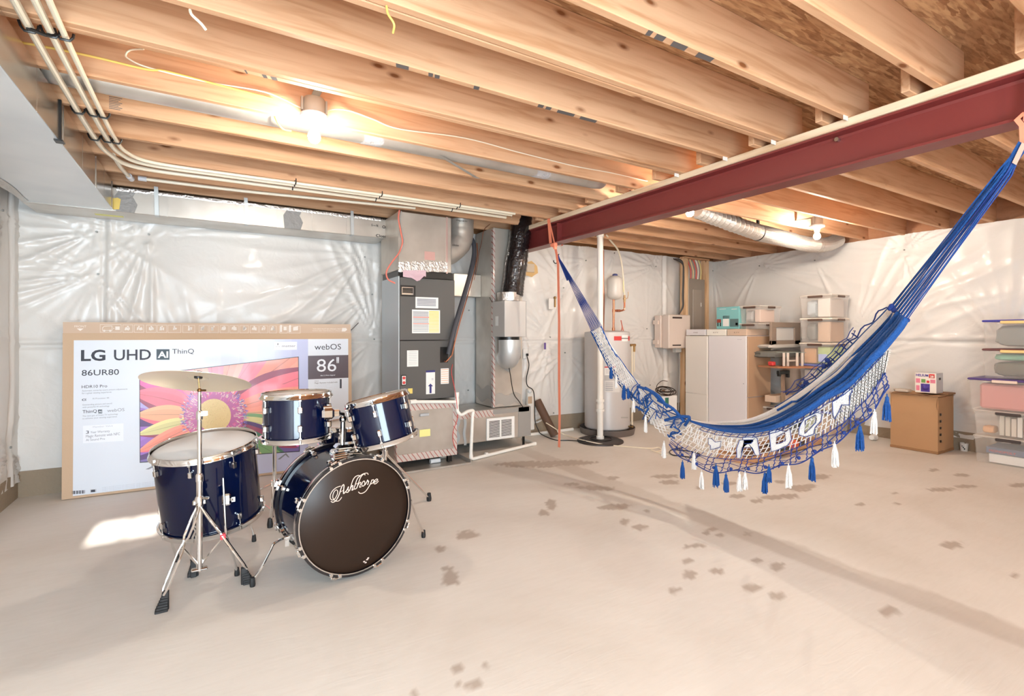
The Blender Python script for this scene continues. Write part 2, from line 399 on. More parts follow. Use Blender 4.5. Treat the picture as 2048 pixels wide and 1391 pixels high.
# floor with damp marks and a straight darker band below the beam
def floor():
    step = .022; x = np.arange(XL-.4, XR+.4, step); y = np.arange(YF-.2, 5.45, step)
    a, c = np.meshgrid(x, y, indexing='ij')
    d = ST*a+CT*c; d = np.where(d < .3, .3, d); px = 1024+1000*(CT*a-ST*c)/d; py = 666+1000*EYE/d
    st = np.zeros_like(a)
    spots = [(901,1150,18,10),(903,1163,16,7),(893,1136,12,5),(935,1068,20,8),(880,1097,10,5),(925,1075,9,4),(918,1336,13,9),(948,1368,16,10),(917,1368,8,6),(832,1386,10,8),(970,1333,6,5),
      (1102,1008,10,10),(1087,1025,12,5),(1250,1043,9,6),(1280,1054,14,5),(1294,1022,6,3),(1424,1058,11,4),(1412,1065,7,4),(1440,1070,9,4),(1397,1090,12,4),(1376,1092,8,4),(1375,1121,11,6),(1436,1142,14,5),
      (1380,1149,14,8),(1348,1180,12,6),(1513,1119,10,4),(1553,1131,14,9),(1505,1174,18,8),(1555,1190,15,8),(1776,1221,18,9),(1905,1090,20,7),(2028,1150,9,4),(1060,928,62,6),(1130,925,60,5),(1145,968,15,3),(1215,977,14,4),
      (1230,1013,30,6),(1190,975,35,4),(1330,952,26,4),(1340,964,20,4),(1400,975,8,3),(1475,992,14,4),(1515,1002,12,4),(1578,992,20,5),(1600,976,24,6),(1618,972,16,4),(1550,994,30,4),(1720,1007,9,3),(1790,986,9,2),(1880,978,26,4),(1930,972,22,3),(2040,970,20,4),(1867,939,9,3),(1925,950,14,3),(1640,953,18,6),(1560,963,10,3),(1460,966,14,3),(1793,1007,8,2),(1495,1067,10,4),(1225,956,12,4)]
    nz = .45*snoise(a, c, 5, 40)+.3*snoise(a, c, 8, 95)
    for sx, sy, rx, ry in spots:
        q = ((px-sx)/rx)**2+((py-sy)/ry)**2; q = q+nz*1.6
        st = np.maximum(st, np.clip((1.35-q)/.5, 0, 1)*.62)
    u = (a-2.91)/.115; e = .25*snoise(a, c, 31, 8)+.12*snoise(a, c, 33, 30)  # straight darker band running along the beam line, ragged at the edges
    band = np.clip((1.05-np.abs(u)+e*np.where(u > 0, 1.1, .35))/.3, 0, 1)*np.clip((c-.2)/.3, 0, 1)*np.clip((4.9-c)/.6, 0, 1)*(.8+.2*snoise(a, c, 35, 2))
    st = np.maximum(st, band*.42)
    u2 = np.exp(-((px-1170)/150)**2-((py-972)/9)**2)*.3; st = np.maximum(st, u2)
    na, nb = a.shape
    co = np.stack([a, c, np.zeros_like(a)], -1).reshape(-1, 3)
    i = np.arange(na-1)[:, None]*nb+np.arange(nb-1)[None]; f = np.stack([i, i+nb, i+nb+1, i+1], -1).reshape(-1, 4)
    me = bpy.data.meshes.new('floor'); me.vertices.add(len(co)); me.vertices.foreach_set('co', co.ravel())
    me.loops.add(f.size); me.loops.foreach_set('vertex_index', f.ravel().astype(np.int32))
    me.polygons.add(len(f)); me.polygons.foreach_set('loop_start', (np.arange(len(f))*4).astype(np.int32)); me.update(calc_edges=True); me.validate()
    at_ = me.attributes.new('stain_and_band', 'FLOAT', 'POINT'); at_.data.foreach_set('value', st.ravel().astype(np.float32))
    m = mat('floor_concrete', (204,198,190), .55, spec=.35); nt = m.node_tree; L = nt.links.new; p = nt.nodes['Principled BSDF']
    tc = nd(nt, 'ShaderNodeTexCoord'); n1 = nd(nt, 'ShaderNodeTexNoise', Scale=.9, Detail=6.0, Distortion=.6); L(tc.outputs['Object'], n1.inputs[0])
    r1 = ramp(nt, n1.outputs[0], [(.3, lin((212,204,194))), (.5, lin((222,216,208))), (.72, lin((230,225,218)))])
    mp = nd(nt, 'ShaderNodeMapping'); mp.inputs['Scale'].default_value = (5, 30, 1); mp.inputs['Rotation'].default_value = (0, 0, .5); L(tc.outputs['Object'], mp.inputs[0])
    n2 = nd(nt, 'ShaderNodeTexNoise', Scale=1.0, Detail=6.0, Distortion=1.5); L(mp.outputs[0], n2.inputs[0])
    r2 = ramp(nt, n2.outputs[0], [(.3, (.9, .89, .87, 1)), (.6, (1, 1, 1, 1))])
    mx = nd(nt, 'ShaderNodeMix', data_type='RGBA', blend_type='MULTIPLY'); mx.inputs[0].default_value = .35; L(r1.outputs[0], mx.inputs[6]); L(r2.outputs[0], mx.inputs[7])
    atn = nd(nt, 'ShaderNodeAttribute', attribute_name='stain_and_band'); m2 = nd(nt, 'ShaderNodeMix', data_type='RGBA'); L(atn.outputs['Fac'], m2.inputs[0])
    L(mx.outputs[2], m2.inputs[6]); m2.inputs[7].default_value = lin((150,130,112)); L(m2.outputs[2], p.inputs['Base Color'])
    b_ = nd(nt, 'ShaderNodeBump', Strength=.1, Distance=.01); L(n2.outputs[0], b_.inputs['Height']); L(b_.outputs[0], p.inputs['Normal'])
    me.materials.append(m); o = bpy.data.objects.new('floor', me); COL.objects.link(o); tag(o, kind='structure')
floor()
b = MB(); b.box((XL-.4, -2.4, ZD), (XR+.4, 5.6, ZD+.03)); b.box((XL-.4,-2.0,ZD+.03),(XR+.4,5.6,ZD+.2)); struct('ceiling', b, OSB)
# ---------------------------------------------------------------- joists
ordn = ['first','second','third','fourth','fifth','sixth','seventh','eighth','ninth','tenth','eleventh','twelfth']
Lj = [4.98,4.58,4.17,3.76,3.36,2.95,2.53,2.13,1.80,1.40,1.00,.60]
SPRAY = mat('grey_spray_mark', (92,86,84), .7)
MARKS = {2.13: [(791,127,819,138),(855,147,866,153),(868,150,880,156),(949,170,957,180),(1077,208,1088,214),(1092,213,1102,219),(1113,221,1150,231),(1160,233,1195,243)],
         1.40: [(1311,50,1322,57),(1328,58,1350,67),(1355,77,1388,90),(1406,99,1437,115)], 2.53: [(500,47,510,53),(540,62,556,67),(560,68,580,72)]}
def joist(x0, x1, y, lab, grp):
    b = MB(); b.rbox((x0, y-.038, ZJ), (x1, y, ZD), .004)
    if x0 < 0:
        for (a0, b0, a1, b1) in MARKS.get(y, []):
            p = at((a0+a1)/2, (b0+b1)/2, Z=ZJ); l = at(a0, b0, Z=ZJ).x; r_ = at(a1, b1, Z=ZJ).x
            b.poly([V((min(l,r_), y-.033, ZJ-.0006)), V((max(l,r_)-.01, y-.036, ZJ-.0006)), V((max(l,r_), y-.006, ZJ-.0006)), V((min(l,r_)+.012, y-.002, ZJ-.0006))], 1)
        if y == 3.36:
            for k in range(8): a_ = at(218, 192+3.3*k, Y=y-.0386); b.box((a_.x, y-.0390, a_.z-.0035), (a_.x+.055-.008*(k%3), y-.0384, a_.z), 1)
    return tag(build('ceiling_joist', b, [WOOD, SPRAY]), lab, 'joist', grp)
for i, y in enumerate(Lj):
    joist(XL-.12, 3.16 if i % 2 else 3.2, y, 'pine ceiling joist left of the steel beam, %s out from the back wall' % ordn[i], 'joists left of the beam')
for y, t in ((2.49, 'seventh'), (1.757, 'ninth')):
    joist(XL-.12, 3.14, y, 'second ply doubled against the %s joist left of the beam' % t, 'doubled joist plies')
for y in (.2, -.2, -.6, -1.0, -1.4): joist(XL-.12, 3.16, y, 'pine ceiling joist left of the beam, above the camera', 'joists above the camera')
Rj = [5.06,4.68,4.28,3.88,3.48,3.09,2.69,2.29,1.90,1.50,1.10]
for i, y in enumerate(Rj):
    joist(2.86 if i > 1 else 3.16, XR+.13, y, 'pine ceiling joist right of the steel beam, %s out from the back wall' % ordn[i], 'joists right of the beam')
for y in (.7, .3, -.1, -.5, -.9, -1.3): joist(2.86, XR+.13, y, 'pine ceiling joist right of the beam, above the camera', 'joists above the camera')
# lumber grade stamps and spray marks sit on the joists themselves
def smear(px0, py0, px1, py1, Y, w, name='paint_mark'):
    pass
# ---------------------------------------------------------------- steel beam with its wooden plate
x0, x1, zb, zt = 2.95, 3.08, 2.178, 2.385; xm = 3.015
b = MB(); y0, y1 = -1.75, 5.2
prof = [(x0,zb),(x1,zb),(x1,zb+.012),(xm+.012,zb+.018),(xm+.004,zb+.03),(xm+.004,zt-.03),(xm+.012,zt-.018),(x1,zt-.012),(x1,zt),(x0,zt),(x0,zt-.012),(xm-.012,zt-.018),(xm-.004,zt-.03),(xm-.004,zb+.03),(xm-.012,zb+.018),(x0,zb+.012)]
b.prism([(x, y0, z) for x, z in prof], (0, y1-y0, 0))
bm_ = tag(build('steel_beam', b, REDST), 'red primed steel I-beam carrying the ceiling joists', 'beam')
b = MB()
for y in (1.45,):
    b.cyl((xm-.03, y, zt-.035), (xm-.002, y, zt-.035), .012, 8)
build('bolt', b, STEEL, bm_)
b = MB(); b.cyl((2.96, 4.15, zt-.03), (2.97, 4.15, zt-.06), .006, 8); build('clip', b, STEEL, bm_)
b = MB(); b.box((xm-.06, 4.02, zb+.018), (xm-.003, 4.03, zt-.018)); build('stiffener_plate', b, REDST, bm_)
b = MB(); b.rbox((2.935, y0, zt+.001), (3.095, y1, ZJ-.001), .004)
tag(build('beam_plate', b, WOODY), 'pale wooden plate lying along the top of the red beam', 'board')
# white label scraps stapled where joists meet the plate
for i, y in enumerate((1.40, 1.80, 2.13, 2.53)):
    b = MB(); b.box((2.885, y-.036, ZJ-.022), (2.93, y-.033, ZJ+.02))
    tag(build('paper_tag', b, PAPER), 'white scrap of tag stapled at the %s joist end beside the beam plate' % ['nearest','second nearest','third nearest','fourth nearest'][i], 'tag', 'tags at the beam plate')
# ================================================================ bare-bulb lights
BULBM = mat('bulb_glass', (255,240,220), .3, emit=(BULB_C, BULB_L))
FILLM = mat('fill_bulb_glass', (255,240,220), .3, emit=(BULB_C, FILL_L))
def bulb_light(x, y, z, label, mt=None):
    # z = centre of the bulb; box screwed to the joist above it
    t = thing('bare_bulb_light', label, 'ceiling light', (x, y, z+.16), 'bare bulb lights')
    b = MB(); T = M4.Translation((x, y, 0))
    b.lathe([(0,z+.2),(.052,z+.2),(.056,z+.19),(.056,z+.115),(0,z+.115)], 20, M=T); b.box((x-.066,y-.01,z+.13),(x-.056,y+.01,z+.2)); b.box((x+.056,y-.01,z+.13),(x+.066,y+.01,z+.2))
    b.box((x-.02, 2.535 if x < 3 and y > 0 else y-.14, z+.2), (x+.02, 2.911 if x < 3 and y > 0 else y+.221, z+.206))
    build('junction_box', b, mat('grey_box', (166,152,134), .6), t, True)
    b = MB(); b.lathe([(0,z+.115),(.068,z+.115),(.072,z+.108),(.07,z+.096),(.045,z+.088),(.03,z+.075),(.024,z+.05),(.0,z+.05)], 24, M=T)
    build('lamp_holder', b, WHITE, t, True)
    b = MB(); b.lathe([(0,z-.034),(.018,z-.03),(.029,z-.016),(.032,z),(.029,z+.014),(.019,z+.032),(.014,z+.05),(0,z+.05)], 18, M=T)
    build('bulb', b, mt or BULBM, t, True)
bulb_light(.476, 2.83, 2.318, 'bare bulb light hanging above the drum kit', mat('bulb_glass_dim', (255,240,220), .3, emit=(BULB_C, BULB_L*.5)))
bulb_light(3.46, 2.83, 2.285, 'bare bulb light just behind the red beam, beside the silver flexible duct')
bulb_light(5.44, 2.83, 2.285, 'bare bulb light at the far end of the silver flexible duct')
bulb_light(.6, -.6, 2.31, 'added fill bulb behind the camera, nearest the glazed door', FILLM)  # unseen bulbs from here on, added only to fill the room with light
bulb_light(3.9, -.6, 2.31, 'added fill bulb behind the camera, right of the beam', FILLM)
bulb_light(1.9, -1.0, 2.31, 'added fill bulb behind the camera, between the other two there', FILLM)
# ================================================================ boxed television leaning on the back wall
P0 = V((-.965, 5.02, 0)); P1 = V((1.17, 4.92, 0)); EX = (P1-P0).normalized(); LN = math.radians(1.2)
NB = V((EX.y, -EX.x, 0)).normalized(); EY = V((0,0,1))*math.cos(LN)-NB*math.sin(LN); NN = EX.cross(EY).normalized()
if NN.y > 0: NN = -NN
BXW = (P1-P0).length; BXH = 1.352; DPT = .165
tv = thing('boxed_television', 'huge flat television carton with flower picture leaning on the back wall', 'carton', (.1, 5.0, 0))
b = MB(); O = P0+V((0,0,.004))
c0 = [O, O+EX*BXW, O+EX*BXW+EY*(BXH-.085), O+EY*(BXH-.085)]
b.prism(c0, -NN*DPT)
build('carton_base', b, CARD, tv)
b = MB(); c1 = [O+NN*.006+EX*.004+EY*(BXH-.085), O+NN*.006+EX*(BXW-.008)+EY*(BXH-.085), O+NN*.006+EX*(BXW-.01)+EY*BXH, O+NN*.006+EX*.002+EY*BXH]
LIDB = b; b.prism(c1, -NN*(DPT+.01))
def bp(px, py, off=.0015): return onp(px, py, O, NN, off)
def bt(b, t, x0, yb, x1, yt, m=0, off=.0022, bold=0):
    # text whose baseline starts at (x0,yb), ends at x1; cap top at yt
    o = bp(x0, yb, off); w = (bp(x1, yb, off)-o).dot(EX); h = (bp(x0, yt, off)-o).dot(EY); b.text(t, o, EX, EY, w=w, h=h, m=m, off=bold)
def bq(b, pts, m=0, off=.0015): b.poly([bp(x, y, off) for x, y in pts], m)
PM = [mat('print_white', (222,228,238), .35, coat=.2), INK, mat('print_mid', (140,142,152), .6), mat('print_lilac', (196,202,232), .35), mat('print_plum', (74,58,68), .35), mat('print_bright', (234,238,246), .4), mat('print_slate', (58,74,84), .5), mat('print_grey', (196,200,208), .5)]
b = MB()
u0 = .066; v0 = .02; v1 = BXH-.085-.055
def uv(u, v, off=.0015): return O+EX*u+EY*v+NN*off
us = (bp(616,700)-O).dot(EX)
K = 12                                                         # front print: white fading to lilac on the right
cw = (222,228,238); cl = (186,192,228)
fm = []
for k in range(K):
    f = max(0, (k-4)/(K-5)); c = tuple(int(cw[i]*(1-f)+cl[i]*f) for i in range(3)); fm.append(mat('print_tint', c, .35, coat=.2))
PM += fm; F0 = 8
for k in range(K):
    a = u0+(us-u0)*k/K; c = u0+(us-u0)*(k+1)/K
    b.poly([uv(a,v0), uv(c,v0), uv(c,v1), uv(a,v1)], F0+k)
b.poly([uv(us,v0), uv(BXW-.03,v0), uv(BXW-.03,v1), uv(us,v1)], 0)
yv = lambda py: (bp(670, py)-O).dot(EY)
b.poly([uv(us,yv(756),.002), uv(BXW-.03,yv(756),.002), uv(BXW-.03,yv(710),.002), uv(us,yv(710),.002)], 4)
bt(b, 'LG', 162, 721, 211, 699, 1, bold=.028); bt(b, 'UHD', 228, 720, 302, 698, 1, bold=.012)
bq(b, [(313,719),(339,719),(339,698),(313,698)], 6, .002); bt(b, 'AI', 315.5, 715, 336.5, 702, 5, .003, .03); bt(b, 'ThinQ', 344.5, 707, 388, 697, 1)
bt(b, '86UR80', 163.5, 751, 238, 739, 1, bold=.004); bt(b, 'HDR10 Pro', 163.5, 776, 214.5, 770, 1, bold=.002)
bt(b, 'Automatic scene-by-scene picture adjustments', 164, 782.5, 255, 779.3, 2); bt(b, 'for a great viewing experience', 164, 787.5, 223, 784.2, 2)
bt(b, 'α', 164, 801, 173, 796, 1, bold=.01); bt(b, 'AI Processor 4K', 185, 798, 219, 795, 2)
bt(b, 'Outstanding picture and sound', 165, 810.5, 224, 807.5, 2); bt(b, 'with powerful AI technology', 165, 815.5, 219, 812.5, 2)
bt(b, 'ThinQ', 165, 826, 194, 819.5, 1, bold=.004); bq(b, [(196.5,826),(204.5,826),(204.5,818.5),(196.5,818.5)], 6, .002); bt(b, 'AI', 197.3, 824.6, 203.6, 820.3, 5, .003, .02); bt(b, 'webOS', 214.5, 823.5, 249, 817, 2)
bt(b, 'The next gen of Smart TV technology', 165, 833, 236, 830, 2); bt(b, 'to enhance your viewing experience', 165, 838, 234, 835, 2)
bq(b, [(166,886),(247,881),(247,846),(166,851)], 5, .002)
bt(b, 'Member Value', 186, 855, 226, 851.5, 7, .003); bt(b, '3', 172, 867, 178, 860.5, 1, .003); bt(b, 'Year Warranty', 181, 866, 220, 861.5, 2, .003)
bt(b, 'Magic Remote with NFC', 172, 874.5, 240, 869, 2, .003); bt(b, 'AI Sound Pro', 172, 881.5, 210, 877, 2, .003)
bq(b, [(547,700),(594,699),(594,683),(547,683)], 5, .002); bt(b, 'matter', 564, 693.5, 591, 689, 2, .003)
for q in range(3):
    a = math.radians(90+120*q); bq(b, [(555.7+4*math.cos(a)-1.2, 691.5-4*math.sin(a)-1), (555.7+4*math.cos(a)+1.2, 691.5-4*math.sin(a)-1), (555.7+1.2*math.cos(a), 691.5-1.2*math.sin(a))], 1, .003)
bt(b, 'webOS', 629, 699, 682, 687, 1); bt(b, '86', 633.5, 743, 672.5, 716.5, 5, .003); bt(b, '"', 673, 744, 678, 714, 5, .003, .02)
bt(b, '86in 2,174mm diagonal', 641, 751.5, 670, 749.4, 5, .003, .01)
bt(b, 'MR23', 629, 763, 637, 760.5, 2); bt(b, 'Magic Remote included with', 629, 767, 675, 764, 1)
for k, (x1) in enumerate((667, 662, 672, 668)): bt(b, 'point, click, scroll, and voice control', 629, 770.5+3.2*k, x1-8, 768.6+3.2*k, 7)
bq(b, [(679.5,776),(683.3,776),(683.3,757.5),(679.5,757.5)], 1, .002)
for k in range(14):
    x = 144+1.9*k; wdt = .5+.7*((k*7)%3); bq(b, [(x,987.8-k*.12),(x+wdt,987.6-k*.12),(x+wdt,981-k*.12),(x,981-k*.12)], 1, .002)
bq(b, [(180.5,984.3),(193,983),(193,977.3),(180.5,978.3)], 7, .002); bq(b, [(182,983.6),(190.5,982.8),(190.5,978.2),(182,979)], 1, .003)
for k in range(4): bt(b, 'weights and dimensions are approximate, design and features are subject to change', 204, 984.5-3.1*k, 336, 982.6-3.1*k, 7)
build('printed_front', b, PM, tv)
# lid print: FRONT mark and row of handling pictograms
WP = mat('lid_print', (236,228,220), .7); b = LIDB
def lt(t, x0, yb, x1, yt): bt(b, t, x0, yb, x1, yt, 1, .0085)
def lq(pts): bq(b, pts, 1, .0085)
lt('FRONT', 149.5, 654.5, 173.5, 650); lq([(154,656.5),(168,656.5),(161,661.5)])
def fr(x0, x1, y0=648.5, y1=664.5, wd=.6):
    lq([(x0,y0),(x1,y0),(x1,y0+wd),(x0,y0+wd)]); lq([(x0,y1-wd),(x1,y1-wd),(x1,y1),(x0,y1)]); lq([(x0,y0),(x0+wd,y0),(x0+wd,y1),(x0,y1)]); lq([(x1-wd,y0),(x1,y0),(x1,y1),(x1-wd,y1)])
frs = [(200.5,243),(246,266),(268.5,288),(293,313),(315,334),(336,362),(365.5,390),(398,417),(419,437),(440,457),(459.5,477),(479.5,497),(500,517),(519,536),(538.5,553),(559,575),(577,600.5)]
for k, (a, c) in enumerate(frs):
    fr(a, c, 648.5+.008*(a-200), 664.3+.005*(a-200))
    m_ = (a+c)/2; r = random.Random(k); y = 656.5
    if k == 0:
        lq([(205,661),(205,655),(209,651.5),(225,651),(225,652),(209,652.6),(206,656),(206,661)]); lq([(224,651),(225,651),(225,661),(224,661)]); lq([(205,660),(225,660),(225,661),(205,661)])
        lq([(231,652.5),(240,652.5),(240,659.5),(231,659.5)]); lq([(227,655.5),(229.5,656.5),(227,657.5)])
        for x in (209, 221): lq([(x+2.6*math.cos(q*PI/4), 661+2*math.sin(q*PI/4)) for q in range(8)])
    elif k == 15: lq([(a+1,649.5),(a+5,649.5),(a+5,663.5),(a+1,663.5)]); lq([(a+8,653),(a+14,653),(a+14,660),(a+8,660)])
    elif k == 16: lq([(a+1,649.8),(a+5,649.8),(a+5,663.8),(a+1,663.8)]); lq([(a+9,654),(a+19,652),(a+19,660),(a+9,661)])
    else:
        for q in range(3):
            x = a+3+r.random()*(c-a-9); lq([(x,652+r.random()*3),(x+2+r.random()*3,653+r.random()*3),(x+1+r.random()*4,661-r.random()*3),(x-1,659+r.random()*2)])
        lq([(m_-1.5,651.5),(m_+1.5,651.5),(m_+1.5,654),(m_-1.5,654)])
lt('THIS SIDE MUST BE OPENED FIRST', 625, 658.5, 683, 656); lt('PLEASE KEEP THE PRODUCT UPRIGHT', 625, 662, 683, 660); lq([(684,655.5),(692,655.5),(694,659),(690,662.5),(683,662.5)])
build('carton_lid', b, [CARDP, WP], tv)
# picture of a television with a daisy on its screen (a plain daisy)
TL, TR, BR, BL = (280,751), (596,714), (598,901), (281,923)
b = MB(); quad = [TL, TR, BR, BL]
def clip(poly, q=quad, inset=0):
    out = list(poly); cx = sum(p[0] for p in q)/4; cy = sum(p[1] for p in q)/4
    for i in range(4):
        a, c = q[i], q[(i+1)%4]; nx, ny = -(c[1]-a[1]), c[0]-a[0]
        if (cx-a[0])*nx+(cy-a[1])*ny < 0: nx, ny = -nx, -ny
        s = lambda p: (p[0]-a[0])*nx+(p[1]-a[1])*ny
        res = []
        for j in range(len(out)):
            p, r_ = out[j], out[(j+1)%len(out)]; sp, sr = s(p), s(r_)
            if sp >= 0: res.append(p)
            if sp*sr < 0: t = sp/(sp-sr); res.append((p[0]+(r_[0]-p[0])*t, p[1]+(r_[1]-p[1])*t))
        out = res
        if len(out) < 3: return []
    return out
def area(p): return abs(sum(p[i][0]*p[(i+1)%len(p)][1]-p[(i+1)%len(p)][0]*p[i][1] for i in range(len(p))))/2
SC = [mat('screen_bezel', (40,40,52), .3)]
def sc(c): SC.append(mat('print_colour', c, .35, coat=.2)); return len(SC)-1
bq(b, [(278.6,749.6),(597.5,712.4),(599.6,902.6),(279.5,925)], 0, .002)
bgc = sc((120,104,170)); bq(b, quad, bgc, .0024)
cx, cy = 428, 830
cols = {}
def col(c):
    if c not in cols: cols[c] = sc(c)
    return cols[c]
def petal(ang, ln, wd, c, c2, lay, bend=0, r0=50):
    a = math.radians(ang); ca, sa = math.cos(a), -math.sin(a)
    def pt(t, s): 
        rr = r0+ln*t; w_ = wd*math.sin(PI*min(1, (t*.92+.08))**.8)**.8*s; off = bend*t*t
        return (cx+ca*rr-sa*(w_+off), cy+sa*rr+ca*(w_+off))
    N = 12
    for k, (s0, s1, cc) in enumerate(((-1, -.55, c2), (-.55, .1, c), (.1, .16, tuple(int(v*.8) for v in c)), (.16, .6, c), (.6, 1, tuple(min(255, int(v*1.08)) for v in c)))):
        p = [pt(i/N, s0) for i in range(N+1)]+[pt(i/N, s1) for i in range(N, -1, -1)]
        for i in range(N):
            q = clip([p[i], p[i+1], p[2*N-i], p[2*N+1-i]])
            if len(q) > 2 and area(q) > .3: bq(b, q, col(cc), lay)
PINK=(246,120,138); COR=(246,150,130); MAG=(222,104,170); PUR=(160,112,196); LIL=(182,170,224); ORA=(244,178,140); YG=(222,214,150); GRN=(126,168,112); DG=(70,120,96); WINE=(150,60,90); DKP=(84,50,110); TEA=(96,132,130)
for k, (a, ln, wd, c, c2, be) in enumerate([(25,230,30,LIL,PUR,10),(12,210,20,PUR,DKP,0),(168,200,26,LIL,PUR,-8),(185,190,22,DKP,PUR,6),(205,190,26,PUR,DKP,4),(225,200,22,TEA,DKP,6),(320,190,26,PUR,DKP,0),(300,150,24,TEA,DG,0),(345,190,22,MAG,PUR,0),(250,160,22,GRN,DG,4),(-2,190,16,YG,WINE,3),
     (150,210,34,MAG,WINE,-14),(40,240,34,COR,MAG,18),(58,230,30,PINK,WINE,12),(75,200,30,COR,PINK,8),(95,190,30,PINK,MAG,-6),(115,200,32,COR,PINK,-10),(132,210,32,PINK,MAG,-14),
     (28,190,30,PINK,WINE,22),(163,120,28,PINK,WINE,-6),(181,108,22,ORA,PINK,3),(196,110,17,YG,WINE,5),(208,120,17,COR,PINK,7),(222,130,15,ORA,WINE,8),(236,130,16,YG,GRN,8),(6,130,24,ORA,WINE,6),(-8,120,16,YG,GRN,3),(-22,130,18,WINE,DKP,-3),(-32,140,18,GRN,DG,-3),(-44,150,20,YG,GRN,-4),(-58,150,18,DG,DKP,0),(20,150,22,COR,PINK,12)]):
    petal(a, ln, wd, c, c2, .0027+.00006*k, be)
r = random.Random(5); lay = .0052
tones = [(236,110,150),(250,214,214),(232,130,190),(246,226,220),(150,130,214),(120,110,190),(228,80,110)]
ring = sc((196,110,170)); bq(b, [(cx+60*math.cos(q*PI/16), cy+56*math.sin(q*PI/16)) for q in range(32)], ring, .005)
for k in range(900):
    a = r.uniform(0, 2*PI); rr = 33+32*math.sqrt(r.random()); ln = r.uniform(3, 6)
    t = tones[min(6, int(r.random()*4+ (2.6 if rr > 55 else 0)))]
    x = cx+rr*math.cos(a); y = cy+rr*.96*math.sin(a); dx, dy = math.cos(a), math.sin(a); w_ = .75
    q = clip([(x-dy*w_, y+dx*w_), (x+dy*w_, y-dx*w_), (x+dx*ln+dy*w_*.6, y+dy*ln-dx*w_*.6), (x+dx*ln-dy*w_*.6, y+dy*ln+dx*w_*.6)])
    if len(q) > 2 and area(q) > .3: bq(b, q, col(t), lay)
cen = sc((240,216,160)); bq(b, [(cx+34*math.cos(q*PI/16), cy+33*math.sin(q*PI/16)) for q in range(32)], cen, .0056)
for k in range(260):
    a = r.uniform(0, 2*PI); rr = 33*math.sqrt(r.random()); x = cx+rr*math.cos(a); y = cy+rr*math.sin(a)
    bq(b, [(x-.7,y),(x,y-.7),(x+.7,y),(x,y+.7)], col(((250,236,180),(226,190,140),(214,200,130))[k%3]), .006)
bq(b, [(291,938),(298,938),(324,925),(335,928),(335,926),(324,922.5),(318,924)], 2 if False else col((128,134,146)), .003); bq(b, [(555,918),(560,918),(571,909),(576,914),(579,914),(572,905)], col((128,134,146)), .003)
build('screen_picture', b, SC, tv)
# torn strip of card behind the right edge
b = MB(); p = [at(700,655,Y=5.0), at(706,690,Y=5.02), at(711,760,Y=5.03), at(712,800,Y=5.03)]
b.prism([V((1.178,5.05,.02)), V((1.21,5.1,.02)), V((1.21,5.12,.8)), V((1.185,5.09,1.2)), V((1.178,5.06,1.1))], (0,.03,0)); build('side_flap', b, CARDD, tv)
b = MB(); b.tube([at(702,660,Y=4.96), at(712,650,Y=4.96), at(717,645,Y=4.96)], .004, 5); build('strap_end', b, BLK, tv)
# ================================================================ drum kit
def drum(t, R, H, T, n, top, bottom, shell=None, tiltlug=0, hoopw=.017, lugz=(.055,), badge=None, lug0=0, nl=None):
    # T: matrix, local Z = axis, shell from z=0 to H
    s = MB(); s.lathe([(R,0),(R,H),(R-.008,H),(R-.008,0),(R,0)], 56, M=T); build('shell', s, shell or BLUESH, t, True)
    for z, nm, mt, sg in ((H, 'batter_head', top, 1), (0, 'resonant_head', bottom, -1)):
        if mt is not None:
            b = MB(); b.lathe([(0,z+sg*.006),(R-.012,z+sg*.006),(R+.003,z-sg*.001),(R+.006,z-sg*.012)], 56, M=T); build(nm, b, mt, t, True)
        b = MB(); q = [(R+.006,z-sg*.012),(R+.007,z+sg*.008),(R+.004,z+sg*(hoopw-.004)),(R+.006,z+sg*hoopw),(R+.010,z+sg*(hoopw-.002)),(R+.011,z+sg*.004),(R+.017,z-sg*.004),(R+.019,z-sg*.010),(R+.012,z-sg*.013),(R+.006,z-sg*.012)]
        b.lathe(q, 56, M=T); build('hoop', b, CHROME, t, True, 50)
    for i in range(n):
        a = lug0+2*PI*i/n
        for z, sg in ((H, 1), (0, -1)):
            b = MB(); L_ = T @ M4.Rotation(a, 4, 'Z')
            zl = z-sg*.062; b.rbox((R-.002, -.011, zl-.017), (R+.021, .011, zl+.017), .005, M=L_)
            b.cyl((R+.014,0,zl+sg*.01), (R+.014,0,z+sg*.004), .003, 6, M=L_); b.cyl((R+.014,0,z-sg*.002), (R+.014,0,z+sg*.012), .0055, 8, M=L_); b.rbox((R+.008,-.007,z-sg*.014-.004), (R+.021,.007,z-sg*.014+.004), .002, M=L_)
            build('lug', b, CHROME, t, True)
